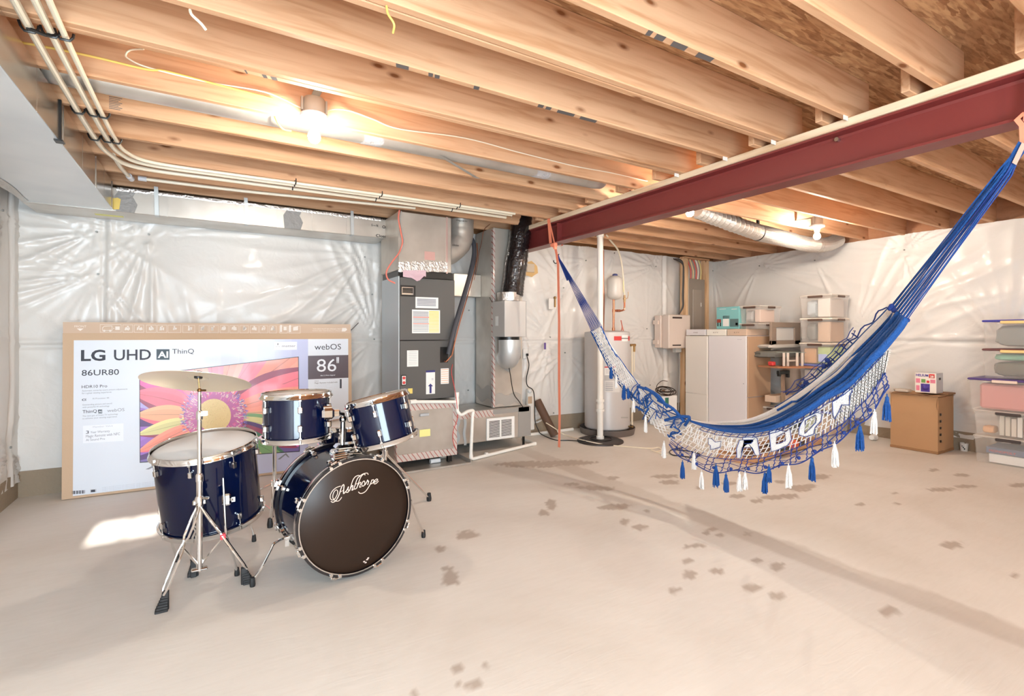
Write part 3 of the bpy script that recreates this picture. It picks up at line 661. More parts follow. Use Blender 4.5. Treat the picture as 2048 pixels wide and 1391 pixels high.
# bass drum
bc = V((.654, 2.63, .325)); ax = V((-.135, .991, -.0)).normalized(); RB = .287
t = thing('bass_drum', 'blue bass drum with dark front head lettered in white script', 'drum', (.63, 2.85, 0)); bass = t
T = frame(bc, ax, (0,0,1)); HB = .43
s = MB(); s.lathe([(RB,.03),(RB,HB-.03)], 72, M=T); build('shell', s, BLUESH, t, True)
b = MB(); b.lathe([(0,.012),(RB-.005,.012),(RB+.004,.018)], 72, M=T); fh = build('front_head', b, HEADB, t, True)
b = MB(); b.lathe([(0,HB-.012),(RB,HB-.012)], 48, M=T); build('rear_head', b, HEADW, t, True)
HOOPB = mat('black_lacquered_hoop', (14,13,20), .18, coat=.8)
for z0, z1 in ((0,.045), (HB-.045,HB)):
    b = MB(); b.lathe([(RB+.004,z0),(RB+.018,z0),(RB+.018,z1),(RB+.004,z1),(RB+.004,z0)], 72, 0, M=T)
    b.lathe([(RB+.0185,z0+.013),(RB+.0188,z0+.014),(RB+.0188,z1-.014),(RB+.0185,z1-.013)], 72, 1, M=T)
    b.lathe([(RB+.0186,z0),(RB+.0186,z0-.002),(RB+.015,z0-.002),(RB+.003,z0-.001),(RB+.003,z0)], 72, 1 if False else 0, M=T)
    b.lathe([(RB+.0035,z0+.001 if z0 == 0 else z1-.001),(RB+.0015,z0-.002 if z0 == 0 else z1+.002),(RB+.0065,z0-.002 if z0 == 0 else z1+.002)], 72, 1, M=T)
    build('hoop', b, [HOOPB, CHROME], t, True, 30)
for i in range(8):
    a = PI/8+2*PI*i/8
    for z, sg in ((0, 1), (HB, -1)):
        b = MB(); L_ = T @ M4.Rotation(a, 4, 'Z')
        b.rbox((RB-.002,-.012,z+sg*.085-.018),(RB+.022,.012,z+sg*.085+.018),.006,M=L_)
        for dy in ((-.024,.024) if sg > 0 else (0,)):
            b.cyl((RB+.012,dy,z+sg*.004),(RB+.012,dy,z-sg*.006),.0085,12,M=L_)
        b.rbox((RB+.004,-.03,z-.004 if sg > 0 else z-.03),(RB+.026,.03,z+.03 if sg > 0 else z+.004),.004,M=L_) if sg < 0 else b.rbox((RB+.019,-.03,z),(RB+.026,.03,z+.03),.003,M=L_)
        b.cyl((RB+.024,0,z+sg*.0),(RB+.014,0,z+sg*.08),.0035,6,M=L_)
        b.rbox((RB+.026,-.016,z+sg*.004-.003),(RB+.034,.016,z+sg*.004+.003),.002,M=L_)
        build('claw' , b, CHROME, t, True)
# script lettering on the front head
def hp(x, y): return onp(640+x/13.907, 930+y/13.907, bc+ax*.012, ax, -.0025)
b = MB()
for ln, w_ in (([(570,572),(450,615),(350,700),(290,800),(278,880),(300,940),(350,962),(400,935),(450,860),(485,770),(480,700),(440,680),(390,730),(360,800),(350,880),(380,950),(440,990),(510,985),(560,940),(600,880)], .0018),
    ([(300,995),(350,1022),(420,990),(480,910),(530,800),(575,660),(610,570),(650,525)], .0023), ([(650,525),(662,570),(652,680),(650,780),(690,750)], .0026), ([(560,735),(650,690)], .0013),
    ([(690,745),(740,690),(775,615),(790,590),(775,650),(790,700),(770,745),(725,745),(705,725)], .0022), ([(815,710),(850,600),(900,430),(960,330),(1030,285),(1090,280),(1110,310)], .0021),
    ([(830,660),(870,590),(908,556),(905,610),(882,690),(930,660)], .0022), ([(1110,300),(1060,330),(1010,420),(980,520),(942,645),(985,650),(1010,630)], .0022), ([(990,520),(1070,490)], .0012),
    ([(1018,630),(1070,470),(1120,340),(1180,260),(1230,235),(1250,270)], .0021), ([(1110,290),(1180,240),(1260,215),(1315,215),(1335,255)], .0019), ([(1040,570),(1085,495),(1128,465),(1120,530),(1092,605),(1145,590)], .0018),
    ([(1185,580),(1155,540),(1175,470),(1222,432),(1242,470),(1232,540),(1188,580)], .0021), ([(1245,545),(1300,450),(1318,400),(1330,442),(1352,440),(1318,540)], .0021),
    ([(1440,395),(1400,505),(1340,610),(1270,710),(1190,765),(1110,775),(1062,735)], .0021), ([(1400,510),(1445,500),(1490,440),(1482,395),(1440,412)], .002), ([(1490,480),(1560,440),(1600,395),(1570,375),(1520,420),(1490,490),(1520,515),(1580,480),(1622,430)], .002)):
    b.tube(smoothline([hp(*p) for p in ln], 4), w_, 6)
build('lettering', b, mat('script_white', (236,206,190), .5), fh)
b = MB()
for x, y in ((728,1122),(736,1115),(734,1118),(731,1124)): b.box(*(lambda p: (p-V((.005,.001,.003)), p+V((.005,.001,.003))))(onp(x, y, bc+ax*.012, ax, -.002)))
build('small_emblem', b, mat('emblem_white', (200,180,170), .5), fh)
# spurs
def spur(pts, foot):
    b = MB(); b.tube(smoothline(pts, 5), .0065, 8); sp = build('spur', b, CHROME, bass, True)
    b = MB(); b.tube([V(foot)+V((0,0,.045)), V(foot)+V((0,0,.012)), V(foot)], [.011,.014,.012], 10); build('rubber_foot', b, RUB, sp, True)
f1 = at(505,1172,Z=0); f2 = at(847,1074,Z=0)
spur([at(594,1068,D=2.68), at(570,1075,D=2.66), at(549,1086,D=2.62), at(541,1100,D=2.6), at(520,1140,D=2.54), f1+V((0,0,.03))], f1)
spur([at(822,1000,D=2.85), at(832,1030,D=2.95), f2+V((0,0,.03))], f2)
b = MB(); p = at(590,1066,D=2.7); b.rbox(p-V((.03,.03,.03)), p+V((.03,.03,.03)), .01); b.cyl(p+V((-.05,0,-.02)), p+V((.05,0,.0)), .01, 8); b.box(p+V((-.05,-.005,-.06)), p+V((-.03,.005,-.0)))
build('spur_bracket', b, CHROME, bass, True)
# tom holder
mt = V((.63, 2.78, .325+RB))
b = MB(); b.rbox(mt+V((-.075,-.05,-.012)), mt+V((.075,.06,.03)), .01); b.rbox(mt+V((-.06,-.04,.03)), mt+V((.06,.05,.062)), .015)
for k in range(3): b.tube([mt+V((-.07,-.052,-.005+k*.012)), mt+V((0,-.06,.003+k*.012)), mt+V((.07,-.052,-.005+k*.012))], .004, 6)
build('tom_mount_plate', b, CHROME, bass, True)
pl0, pl1 = at(684,895,Y=2.78), at(686,842,Y=2.78); pr0, pr1 = at(717,893,Y=2.78), at(712,840,Y=2.78)
b = MB()
for a, c in ((pl0, pl1), (pr0, pr1)): b.cyl(a+V((0,0,-.05)), c, .0135, 14)
b.ball(pl1+V((0,0,.012)), .021, 14); b.ball(pr1+V((0,0,.012)), .019, 14)
b.tube([pl1+V((0,0,.012)), at(686,828,Y=2.78), at(668,826,Y=2.74)], .011, 10); b.tube([pr1+V((0,0,.012)), at(716,828,Y=2.74), at(733,824,Y=2.70)], .011, 10)
b.rbox(at(668,826,Y=2.74)-V((.03,.02,.015)), at(668,826,Y=2.74)+V((.03,.02,.02)), .008)
b.rbox(pl0+V((-.02,-.02,-.012)), pr0+V((.02,.02,.012)), .006)
build('tom_arms', b, CHROME, bass, True)
# rack toms
r_ = V((CT, -ST, 0)); f_ = V((ST, CT, 0))
c_ = at(597, 788, D=2.60); ctr = at(594, 872, D=2.60); R_ = .160
t = thing('rack_tom', 'level blue rack tom on the left above the bass drum', 'drum', tuple(ctr), 'rack toms')
T = frame(ctr, (V((0,0,1))+f_*.02-r_*.015), r_); drum(t, R_, .215, T, 6, HEADW, HEADW, lug0=math.radians(-62))
b = MB(); p = at(655,826,D=2.52); b.rbox(p-V((.03,.03,.028)), p+V((.03,.03,.028)), .012); b.cyl(p+V((-.02,0,.03)), p+V((.02,0,.03)), .008, 8); build('mount_bracket', b, CHROME, t, True)
zax = (V((0,0,1))*math.cos(math.radians(13))-r_*math.sin(math.radians(13))+f_*-.0).normalized()
ctr = at(773, 878, D=2.70)
t = thing('rack_tom', 'tilted blue rack tom on the right above the bass drum', 'drum', tuple(ctr), 'rack toms')
T = frame(ctr, zax, r_); drum(t, .157, .222, T, 6, HEADW, HEADW, lug0=math.radians(-83))
b = MB(); p = at(738,826,D=2.585); b.rbox(p-V((.022,.03,.03)), p+V((.026,.03,.03)), .012); b.box(p+V((-.02,-.006,.03)), p+V((.015,.006,.055))); b.box(p+V((-.03,-.006,.05)), p+V((.025,.006,.058)))
build('mount_bracket', b, CHROME, t, True); b = MB(); q = at(737.5,852,D=2.555); b.cyl(q, q+f_*.02, .004, 10); build('vent', b, PAPER, t)
# floor tom
ctr = at(427, 1030, D=2.80); a_ = (at(420, 886, D=2.78)-ctr); t = thing('floor_tom', 'large blue floor tom standing on three legs beside the bass drum', 'drum', (ctr.x, ctr.y, 0))
RF = .243; T = frame(ctr, (a_.normalized()-f_*.10).normalized(), r_); drum(t, RF, a_.length, T, 8, HEADW, HEADW, lug0=math.radians(-75), hoopw=.02)
b = MB(); p = at(359,966,D=2.60); b.cyl(p, p+V((0,-.001,0)), .001)
T2 = frame(at(359,966,D=2.585), -f_*.8-r_*.6, r_); b = MB(); b.lathe([(0,.006),(.027,.005),(.029,0),(0,0)], 20, M=T2, sx=.55); build('badge', b, CHROME, t)
for (top, kn1, kn2, ft) in (((446,955,2.52),(452,1070,2.52),(466,1110,2.58),(474,1150,0)), ((332,952,2.72),(338,1050,2.72),(345,1090,2.76),(354,1122,0)), ((478,1000,2.98),(484,1030,3.0),(505,1058,3.05),(508,1082,0))):
    P_ = [at(top[0],top[1],D=top[2]), at(kn1[0],kn1[1],D=kn1[2]), at(kn2[0],kn2[1],D=kn2[2]), at(ft[0],ft[1],Z=.0)+V((0,0,.02))]
    b = MB(); b.tube([P_[0], P_[0].lerp(P_[1], .5), P_[1], P_[1].lerp(P_[2], .5), P_[2], P_[3]], .0065, 8); lg = build('leg', b, CHROME, t, True)
    f0 = at(ft[0],ft[1],Z=0); b = MB(); b.tube([f0+V((0,0,.04)), f0+V((0,0,.01)), f0], [.010,.0135,.0125], 10); build('rubber_foot', b, RUB, lg, True)
for px, py, d in ((453,998,2.55),(336,985,2.72)):
    p = at(px, py, D=d); b = MB(); b.rbox(p-V((.02,.015,.03)), p+V((.02,.015,.03)), .008); b.cyl(p, p+r_*.035+V((0,0,.0)), .007, 8); b.box(p+r_*.03+V((-.004,-.004,-.012)), p+r_*.04+V((.004,.004,.012))); build('leg_bracket', b, CHROME, t, True)
# snare drum behind
ctr = at(702, 884, D=3.15); t = thing('snare_drum', 'small blue drum half hidden behind the rack toms', 'drum', tuple(ctr))
drum(t, .178, .11, frame(ctr, V((0,0,1))+r_*-.03, r_), 8, HEADW, HEADW)
# tripod stands
def tripod(name, label, cx, cy, poletop, base, legs, pipes, d, cat='stand', feetbig=True, sub=None):
    pass
def dleg(t, top, low, foot, w_=.016, red=False):
    # double-braced flat steel leg from collar (top) to big ribbed foot
    top = V(top); foot = V(foot); dr = (foot-top); n_ = dr.cross(V((0,0,1))).normalized(); m1 = top.lerp(foot, .14); m2 = top.lerp(foot, .42)
    b = MB()
    for sgn in (-1, 1):
        pts = [top+n_*w_*.5*sgn, m1+n_*w_*1.0*sgn, top.lerp(foot,.36)+n_*w_*1.0*sgn, m2+n_*w_*.25*sgn, top.lerp(foot,.52)+n_*w_*.9*sgn, top.lerp(foot,.9)+n_*w_*.9*sgn, foot.lerp(top,.03)+n_*w_*.3*sgn]
        b.tube(pts, .0055, 6)
    lg = build('leg', b, CHROME, t, True)
    u = dr.normalized(); b = MB(); h = V((foot.x, foot.y, 0)); o = -V((u.x,u.y,0))*.02
    for k in range(6):
        z = .008+k*.011; s_ = .025-.0022*k; b.rbox((h.x+o.x*(k/3)-s_, h.y+o.y*(k/3)-s_*.8, z-.008 if k else 0), (h.x+o.x*(k/3)+s_, h.y+o.y*(k/3)+s_*.8, z+.004), .002)
    b.rbox((h.x+o.x*2-.014, h.y+o.y*2-.012, .0), (h.x+o.x*2+.014, h.y+o.y*2+.012, .085), .003)
    build('rubber_foot', b, RUB, lg); return lg
sc_ = at(399, 1135, D=2.455); sx, sy = sc_.x, sc_.y; SD = ray(399,1135)
t = thing('cymbal_stand', 'chrome cymbal stand with ribbed black feet in front of the floor tom', 'stand', (sx, sy, 0))
zc = at(399, 1003, X=sx).z
P = lambda py: V((sx, sy, at(399, py, D=(sx*ST+sy*CT)).z))
b = MB(); b.cyl(P(1140), P(960), .0145, 18); build('lower_tube', b, CHROME, t, True)
b = MB(); b.cyl(P(965), P(840), .0105, 16); b.lathe([(.0,0),(.017,0),(.017,.03),(.012,.04)], 18, M=M4.Translation(P(962))); build('middle_tube', b, CHROME, t, True)
b = MB(); b.cyl(P(842), P(780), .0075, 14); b.lathe([(.0,0),(.015,0),(.015,.035),(.009,.045)], 18, M=M4.Translation(P(838))); b.box(P(830)+r_*.012-V((.004,.004,.002)), P(822)+r_*.034+V((.004,.004,.0))); build('upper_tube', b, CHROME, t, True)
b = MB(); b.lathe([(0,-.02),(.02,-.02),(.021,.01),(.016,.022),(0,.022)], 18, M=M4.Translation(P(1000))); b.rbox(P(1003)-V((.03,.012,.012)), P(1003)+V((.03,.012,.012)), .005); b.cyl(P(995)+r_*.012, P(995)+r_*.045, .006, 8); build('collar', b, CHROME, t, True)
b = MB(); p = P(780); rod = at(396, 752, D=sx*ST+sy*CT-.0); b.cyl(p, rod+V((0,0,.02)), .0035, 8); b.ball(p+V((0,0,.0)), .011, 10); b.cyl(p, p+r_*.03, .005, 8); build('tilter', b, mat('warm_dark_metal', (120,84,50), .3, .9), t, True)
ft = [at(323,1222,Z=0), at(386,1150,Z=0), at(497,1165,Z=0)]
ft[1] = V((sx-.02, sy+.28, 0)) if False else ft[1]
for k, f0 in enumerate(ft):
    lg = dleg(t, P(1008), None, f0+V((0,0,.06)))
    if k == 2:
        b = MB(); q = P(1008).lerp(f0+V((0,0,.06)), .47); b.rbox(q-V((.012,.012,.014)), q+V((.012,.012,.014)), .003); build('red_band', b, mat('red_band', (222,70,80), .5), lg)
    b = MB(); q = P(1008).lerp(f0+V((0,0,.06)), .48); b.tube([P(1132), q], .006, 6); build('brace', b, CHROME, t, True)
b = MB(); b.rbox(P(1137)-V((.035,.014,.006)), P(1137)+V((.035,.014,.006)), .004); build('brace_plate', b, CHROME, t, True)
# cymbal
GOLD = mat('cymbal_bronze', (244,232,208), .3, .75); cp = at(396,758,D=sx*ST+sy*CT)
t = thing('cymbal', 'pale bronze cymbal tilted on the stand in front of the television carton', 'cymbal', tuple(cp))
nrm = (V((0,0,1))*math.cos(math.radians(18))+f_*math.sin(math.radians(18))+r_*-.03).normalized()
T = frame(cp, nrm, r_); b = MB(); pr_ = [(.008,.028),(.02,.027),(.032,.02),(.045,.008)]+[(.045+(.237-.045)*k/14, .008-.022*(k/14)**1.6+.0006*(k%2)) for k in range(1,15)]
b.lathe(pr_+[(r0-.0003, z0-.0016) for r0, z0 in reversed(pr_)], 72, M=T); build('bow', b, GOLD, t, True)
b = MB(); b.lathe([(0,.0),(.017,.0),(.019,.006),(.017,.017),(0,.017)], 18, M=T @ M4.Translation((0,0,.004))); b.lathe([(0,0),(.011,0),(.011,.012),(0,.012)], 14, M=T @ M4.Translation((0,0,.028))); build('felt_washer', b, BLK, t, True)
# two more stands behind the kit
def small_stand(px, ptop, pbot, d, label, feet, br):
    c0 = at(px, pbot, D=d); x, y = c0.x, c0.y; t = thing('drum_stand', label, 'stand', (x, y, 0), 'slim stands behind the kit')
    zt = at(px, ptop, D=d).z
    b = MB(); b.cyl((x,y,.06), (x,y,zt), .0125, 14); build('pole', b, CHROME, t, True)
    hz = at(px, br, D=d).z; b = MB(); b.lathe([(0,-.018),(.02,-.018),(.02,.018),(0,.018)], 14, M=M4.Translation((x,y,hz))); build('collar', b, CHROME, t, True)
    for f0 in feet:
        f0 = V(f0); b = MB(); dr = f0-V((x,y,hz)); n_ = dr.cross(V((0,0,1))).normalized()*.011
        for s_ in (-1,1): b.tube([V((x,y,hz))+n_*s_, V((x,y,hz)).lerp(f0,.96)+n_*s_*.6+V((0,0,.02))], .005, 6)
        lg = build('leg', b, CHROME, t, True)
        b = MB(); b.tube([f0+V((0,0,.06)), f0+V((0,0,.02)), f0+V((0,0,.0))], [.013,.019,.017], 8); build('rubber_foot', b, RUB, lg, True)
        b = MB(); b.tube([V((x,y,.09)), V((x,y,hz)).lerp(f0,.55)], .004, 6); build('brace', b, CHROME, t, True)
a = at(548,1040,D=3.3)
small_stand(549, 800, 1040, 3.3, 'slim chrome stand rising behind the left rack tom', [at(540,1054,Z=0), at(470,1010,Z=0), at(600,985,Z=0)], 965)
small_stand(770, 850, 1000, 3.45, 'slim chrome stand rising under the right rack tom', [at(858,1001,Z=0), at(640,1010,Z=0), at(760,950,Z=0)], 905)
# ================================================================ ducts and mechanical
BZ = V((0,0,1))
# left trunk
t = thing('ceiling_duct', 'wide sheet-metal trunk duct hung over the left wall', 'duct', (-.9, 3, 2.22))
DUCTB = galv('duct_metal_daylit', (206,212,216), (222,226,228), .35, .35, 1.5)  # base colour lightened and blued to carry daylight on the underside
b = MB(); b.rbox((-1.16, -1.7, 2.222), (-.64, 4.90, 2.425), .004)
b.box((-.6395,-1.7,2.2235),(-.6375,4.90,2.424),1)
for y in (1.2, 2.42, 3.35, 4.2, 4.82): b.box((-.6395, y-.006, 2.222), (-.634, y+.006, 2.425), 1)
for y in (.6,1.8,2.9,3.8,4.5): b.box((-.6395, y-.002, 2.222), (-.637, y+.002, 2.425), 1)
build('duct_body', b, [DUCTB, galv('duct_side_metal', (186,180,172), (214,208,200), .22, .95, 1.2)], t)
b = MB(); b.box((-.64,3.27,2.223),(-.630,3.285,2.425)); b.box((-.655,3.25,2.214),(-.62,3.30,2.2215)); build('black_strap', b, BLK, t)
b = MB(); P = []
for i in range(40):
    y = 1.0+i*.1; P.append([V((-1.165+.03*j+.012*math.sin(y*7+j), y, 2.219-.0015*math.sin(y*9+j*2))) for j in range(3)])
b.grid(P); build('foil_tape', b, FOIL, t, True)
# rear trunk with hand-written notes
t = thing('ceiling_duct', 'low sheet-metal trunk duct with black marker notes along the back wall', 'duct', (0, 5.05, 2.21))
b = MB(); b.rbox((-1.16, 4.905, 2.212), (1.50, 5.27, 2.40), .004)
for px, w in ((335,1.2),(388,1.2),(474,1.2),(555,1.2),(625,1.2),(694,1.2),(758,1.2),(790,1.2)):
    x = at(px, 440, Y=4.905).x; b.box((x-.004, 4.899, 2.212), (x+.004, 4.9055, 2.40))
build('duct_body', b, GALV, t)
b = MB()
for px0, px1 in ((232,275),(569,606)):
    xa, xc = at(px0,430,Y=4.9).x, at(px1,430,Y=4.9).x
    b = MB(); b.prism([V((xa, 4.9, 2.214)), V((xc-.02, 4.9, 2.214)), V((xc, 4.9, 2.28)), V((xc-.03, 4.9, 2.34)), V((xc, 4.9, 2.398)), V((xa+.03, 4.9, 2.398)), V((xa-.01, 4.9, 2.33))], (0,-.003,0)); build('mastic_patch', b, mat('grey_mastic', (150,148,146), .6, .3, bump=.8, bscale=30), t)
b = MB(); P = []
for i in range(60):
    x = -.62+i*.035; P.append([V((x, 4.896, 2.375+.006*noise.noise(V((x*6,0,1))))), V((x, 4.894, 2.39)), V((x, 4.897, 2.403))])
b.grid(P); build('foil_tape', b, FOIL, t, True)
b = MB(); H = lambda tx, x0, yb, x1, yt: b.text(tx, at(x0, yb, Y=4.8985), V((1,0,0)), BZ, w=at(x1,yb,Y=4.8985).x-at(x0,yb,Y=4.8985).x, h=at(x0,yt,Y=4.8985).z-at(x0,yb,Y=4.8985).z, off=.02)
H('Bonus', 718.5, 432.5, 737, 428.5); H('Return', 741.5, 436, 771, 431); H('S — N', 743, 452, 756, 447); H('Open', 764.5, 456, 783, 450); H('Close', 752, 473, 773, 467.5)
build('marker_note', b, BLK, t)
b = MB(); x = at(232,400,Y=4.9).x; b.prism([V((x-.02,4.895,2.225)),V((x+.02,4.893,2.23)),V((x+.03,4.893,2.31)),V((x+.01,4.895,2.32)),V((x-.02,4.895,2.31))],(0,.004,0)); build('yellow_mastic', b, YEL, t)
b = MB(); a_ = at(190,428,Z=2.2105); c_ = at(232,433,Z=2.2105); b.box((a_.x,a_.y-.02,2.209),(c_.x+.05,a_.y+.03,2.2115)); build('yellow_sticker', b, YNOTE, t)
for i, px in enumerate((314, 493, 705)):
    p = at(px, 470 if px > 600 else 430, Y=4.893); b = MB(); ZB = 2.214
    b.prism([V((p.x-.014,4.888,ZB)),V((p.x+.014,4.888,ZB)),V((p.x+.008,4.888,2.44)),V((p.x-.020,4.888,2.44))],(0,-.0025,0)); b.box((p.x-.014,4.885,2.2095),(p.x+.014,4.96,2.2118))
    build('hanger_strap', b, mat('strap_metal', (196,200,200), .4, .6), t)
# round galvanised pipe in the joist bay
t = thing('round_duct', 'long galvanised round duct running between the joists past the bulb', 'duct', (1, 3.12, 2.5))
b = MB(); b.cyl((-.66,3.12,2.515),(2.55,3.12,2.515),.073,28); build('duct_body', b, GALV, t, True)
for x in (.86, 2.13):
    b = MB(); P = [[V((x+dx+.01*math.sin(5*q), 3.12+.0745*math.cos(q), 2.515+.0745*math.sin(q))) for q in [2*PI*k/24 for k in range(25)]] for dx in (-.06,-.03,0,.03,.06)]; b.grid(P); build('foil_tape', b, mat('grey_tape', (206,204,206), .55, .4, bump=.8, bscale=50), t, True)
b = MB(); b.tube([V((2.55,3.12,2.515)),V((2.66,3.12,2.515)),V((2.74,3.14,2.53))],.0735,20); build('end_elbow', b, GALVD, t, True)
b = MB(); p0, p1 = at(885,300,Y=3.08), at(955,349,Y=3.33); p0.z = 2.44; p1.z = 2.428
b.prism([p0+V((-.02,0,0)),p0+V((.02,0,0)),p1+V((.02,0,0)),p1+V((-.02,0,0))],(0,0,-.003)); build('support_strap', b, GALVD, t)
# silver flexible duct on the right
t = thing('flexible_duct', 'crinkled silver flexible duct slung under the joists right of the beam', 'duct', (5.2, 3.3, 2.4))
def flex(t, pts, r, mt, n=20, pitch=.04, nm='duct_hose', k=10, amp=.012):
    L_ = smoothline(pts, k); out = []
    for i in range(len(L_)-1):
        d = (L_[i+1]-L_[i]).length; m_ = max(1, int(d/(pitch/2)))
        for j in range(m_): out.append(L_[i].lerp(L_[i+1], j/m_))
    rr = [(r+(amp if i % 2 else -amp*.6)+.006*noise.noise(p*9)) for i, p in enumerate(out)]
    b = MB(); b.tube(out, rr, n); return build(nm, b, mt, t, amp < .01, 80)
FX = mat('silver_foil_duct', (226,222,216), .3, .8, bump=.4, bscale=35)
flex(t, [(4.15,3.3,2.50),(4.45,3.3,2.455),(4.8,3.28,2.40),(5.15,3.29,2.37)], .075, FX)
flex(t, [(5.15,3.29,2.37),(5.6,3.28,2.35),(6.1,3.28,2.33),(6.5,3.28,2.36),(6.85,3.3,2.46)], .078, FX)
b = MB(); b.tube([V((5.13,3.29+.084*math.cos(q),2.37+.084*math.sin(q))) for q in [2*PI*k/20 for k in range(20)]], .006, 6, closed=True); b.box((5.115,3.28,2.45),(5.145,3.30,2.664)); build('hanging_band', b, BLK, t)
# ---------------------------------------------------------------- PEX lines and cables
def line(name, label, cat, pts, r, mt, group=None, k=6, n=8):
    b = MB(); b.tube(smoothline(pts, k), r, n); o = build(name, b, mt, smooth=True); return tag(o, label, cat, group)
g = 'cream water lines under the joists'
for i, (x, yy, lab) in enumerate(((-.575, 4.22, 'cream water pipe nearest the left duct, under the joists'), (-.515, 4.11, 'middle of the three cream water pipes under the joists'), (-.475, 4.05, 'right-hand of the three cream water pipes under the joists'))):
    pts = [(x+.05,-.6,2.408),(x+.02,1.5,2.408),(x,2.5,2.408),(x-.005,3.25,2.408),(x,3.7,2.408),(x+.03,4.0-.04*i,2.40),(x+.16,yy+.0,2.395),(.1,yy+.03,2.40),(.65,yy+.02,2.402),(1.3,yy,2.402),(2.0,yy,2.404),(2.48,yy,2.404)]
    t = thing('water_pipe', lab, 'pipe', (x,2.5,2.4), g)
    b = MB(); b.tube(smoothline(pts, 8), (.014,.013,.011)[i], 10); build('pipe', b, PEX, t, True)
    for (cx_, cy_) in ((x, 2.52), (x, 3.33), (x, 3.74)):
        b = MB(); b.tube([(cx_-.03,cy_,2.425),(cx_-.024,cy_,2.405),(cx_-.014,cy_,2.391),(cx_+.014,cy_,2.391),(cx_+.024,cy_,2.405),(cx_+.026,cy_,2.42)], .005, 6); build('pipe_clip', b, BLK, t, True)
    for xx in (.55, 1.2, 1.9):
        b = MB(); b.tube([(xx,yy-.02,2.425),(xx,yy-.02,2.40),(xx,yy+.0,2.387),(xx,yy+.02,2.40)], .004, 6); build('pipe_clip', b, BLK, t, True)
t = thing('water_pipe', 'short cream pipe turning down at the duct corner with grey coupling', 'pipe', (-.5,4.5,2.4), g)
b = MB(); b.tube(smoothline([(-.53,4.05,2.408),(-.52,4.3,2.40),(-.5,4.52,2.40)],5), .013, 10); b.tube(smoothline([(-.42,4.55,2.405),(.2,4.54,2.408),(.9,4.45,2.408),(1.6,4.35,2.408)],6), .012, 10); build('pipe', b, PEX, t, True)
b = MB(); b.cyl((-.5,4.5,2.40),(-.49,4.56,2.395),.02,12); b.cyl((-.45,4.55,2.405),(-.4,4.55,2.405),.018,12); build('coupling', b, mat('coupling_grey', (206,206,210), .4), t, True)
b = MB(); a_ = at(55,40,Z=2.425); b.tube([a_,a_+V((0,0,-.03)),a_+V((.05,.0,-.04)),a_+V((.08,.02,-.02))],.007,6); tag(build('pipe_clip', b, BLK, smooth=True), 'empty black pipe clip on the joist near the top left corner', 'clip')
line('electric_cable', 'yellow cable clipped along the joist above the galvanised round duct', 'cable', [at(20,84,Y=2.905),at(60,88,Y=2.905),at(180,112,Y=2.905),at(290,138,Y=2.905),at(330,142,Y=2.905),at(420,165,Y=2.905),at(500,186,Y=2.905),at(545,197,Y=2.905)], .005, YEL)
line('electric_cable', 'white cable looping off the joist toward the lamp box', 'cable', [at(288,98,Y=2.86),at(262,100,Y=2.9),at(252,108,Y=2.905),at(258,118,Y=2.905),at(300,136,Y=2.905),at(420,165,Y=2.905),at(530,184,Y=2.905),at(600,215,Y=2.89),at(610,219,Y=2.87)], .004, PEX)
line('electric_cable', 'white cable running right from the lamp box along the joist', 'cable', [at(640,232,Y=2.86),at(665,219,Y=2.89),at(700,222,Y=2.905),at(745,238,Y=2.905),at(800,258,Y=2.905),at(930,276,Y=2.905),at(1040,305,Y=2.905),at(1150,332,Y=2.905),at(1220,345,Y=2.905),at(1295,362,Y=2.905)], .004, PEX)
line('electric_cable', 'white cable drooping from a joist hole near the top edge of the picture', 'cable', [at(380,20,Y=2.09),at(384,30,Y=2.08),at(402,47,Y=2.08),at(412,60,Y=2.09)], .005, PEX)
line('electric_cable', 'yellow cable tail hanging at the joist near the top edge of the picture', 'cable', [at(773,12,Y=1.74),at(776,28,Y=1.73),at(788,48,Y=1.72),at(786,66,Y=1.75)], .004, YEL)
line('electric_cable', 'yellow cable tail hanging under the round duct left of the bulb', 'cable', [at(548,230,Y=3.04),at(556,246,Y=3.03),at(566,258,Y=3.06),at(582,262,Y=3.1)], .005, YEL)
# ---------------------------------------------------------------- air handler
t = thing('air_handler', 'tall dark grey air handler cabinet with stickers', 'appliance', (1.78, 4.5, .0))
b = MB(); b.rbox((1.505,4.50,1.205),(2.06,5.03,1.79), .004); build('upper_cabinet', b, DGREY, t)
b = MB(); b.rbox((1.505,4.50,.64),(2.06,5.03,1.2), .004); build('lower_cabinet', b, DGREY, t)
b = MB(); b.box((1.495,4.51,.64),(1.504,5.03,1.80)); build('side_panel', b, mat('side_panel_daylit', (190,198,204), .4, .5), t)  # pale blue colour stands in for cool daylight on the cabinet side
YP = 4.4985
def rect(b, x0, y0, x1, y1, m=0, off=0, Y=YP):
    a = at(x0, y1, Y=Y-off); c = at(x1, y0, Y=Y-off); b.box((a.x, Y-off-.0008, a.z), (c.x, Y-off, c.z), m)
LB = [PAPER, LINK, mat('sticker_yellow',(232,206,110),.6), mat('sticker_red',(206,96,80),.6), mat('sticker_blue',(46,44,110),.6), BLK, mat('sticker_orange',(232,160,110),.6), CHROME]
def label(parent, cells, nm='sticker', Y=YP):
    b = MB()
    for (x0,y0,x1,y1,m,o) in cells: rect(b, x0,y0,x1,y1,m,o,Y)
    return build(nm, b, LB, parent)
label(t, [(801,571,831,592,5,0),(803.5,574.5,827,588.5,7,.001)]+[(805,576+2.6*k,826,577.4+2.6*k,5,.002) for k in range(4)], 'control_window')
label(t, [(831,595,876.5,615.5,0,0)]+[(834,598+3*k,872,599+3*k,1,.001) for k in range(5)])
label(t, [(824,620,880,666,0,0)]+[(826,623+2.6*k,857,624+2.6*k,1,.001) for k in range(16)]+[(858,622+2.9*k,878,623.6+2.9*k,2,.001) for k in range(15)]+[(826,633.5,858,634.5,3,.002),(826,646.5,858,647.5,3,.002)])
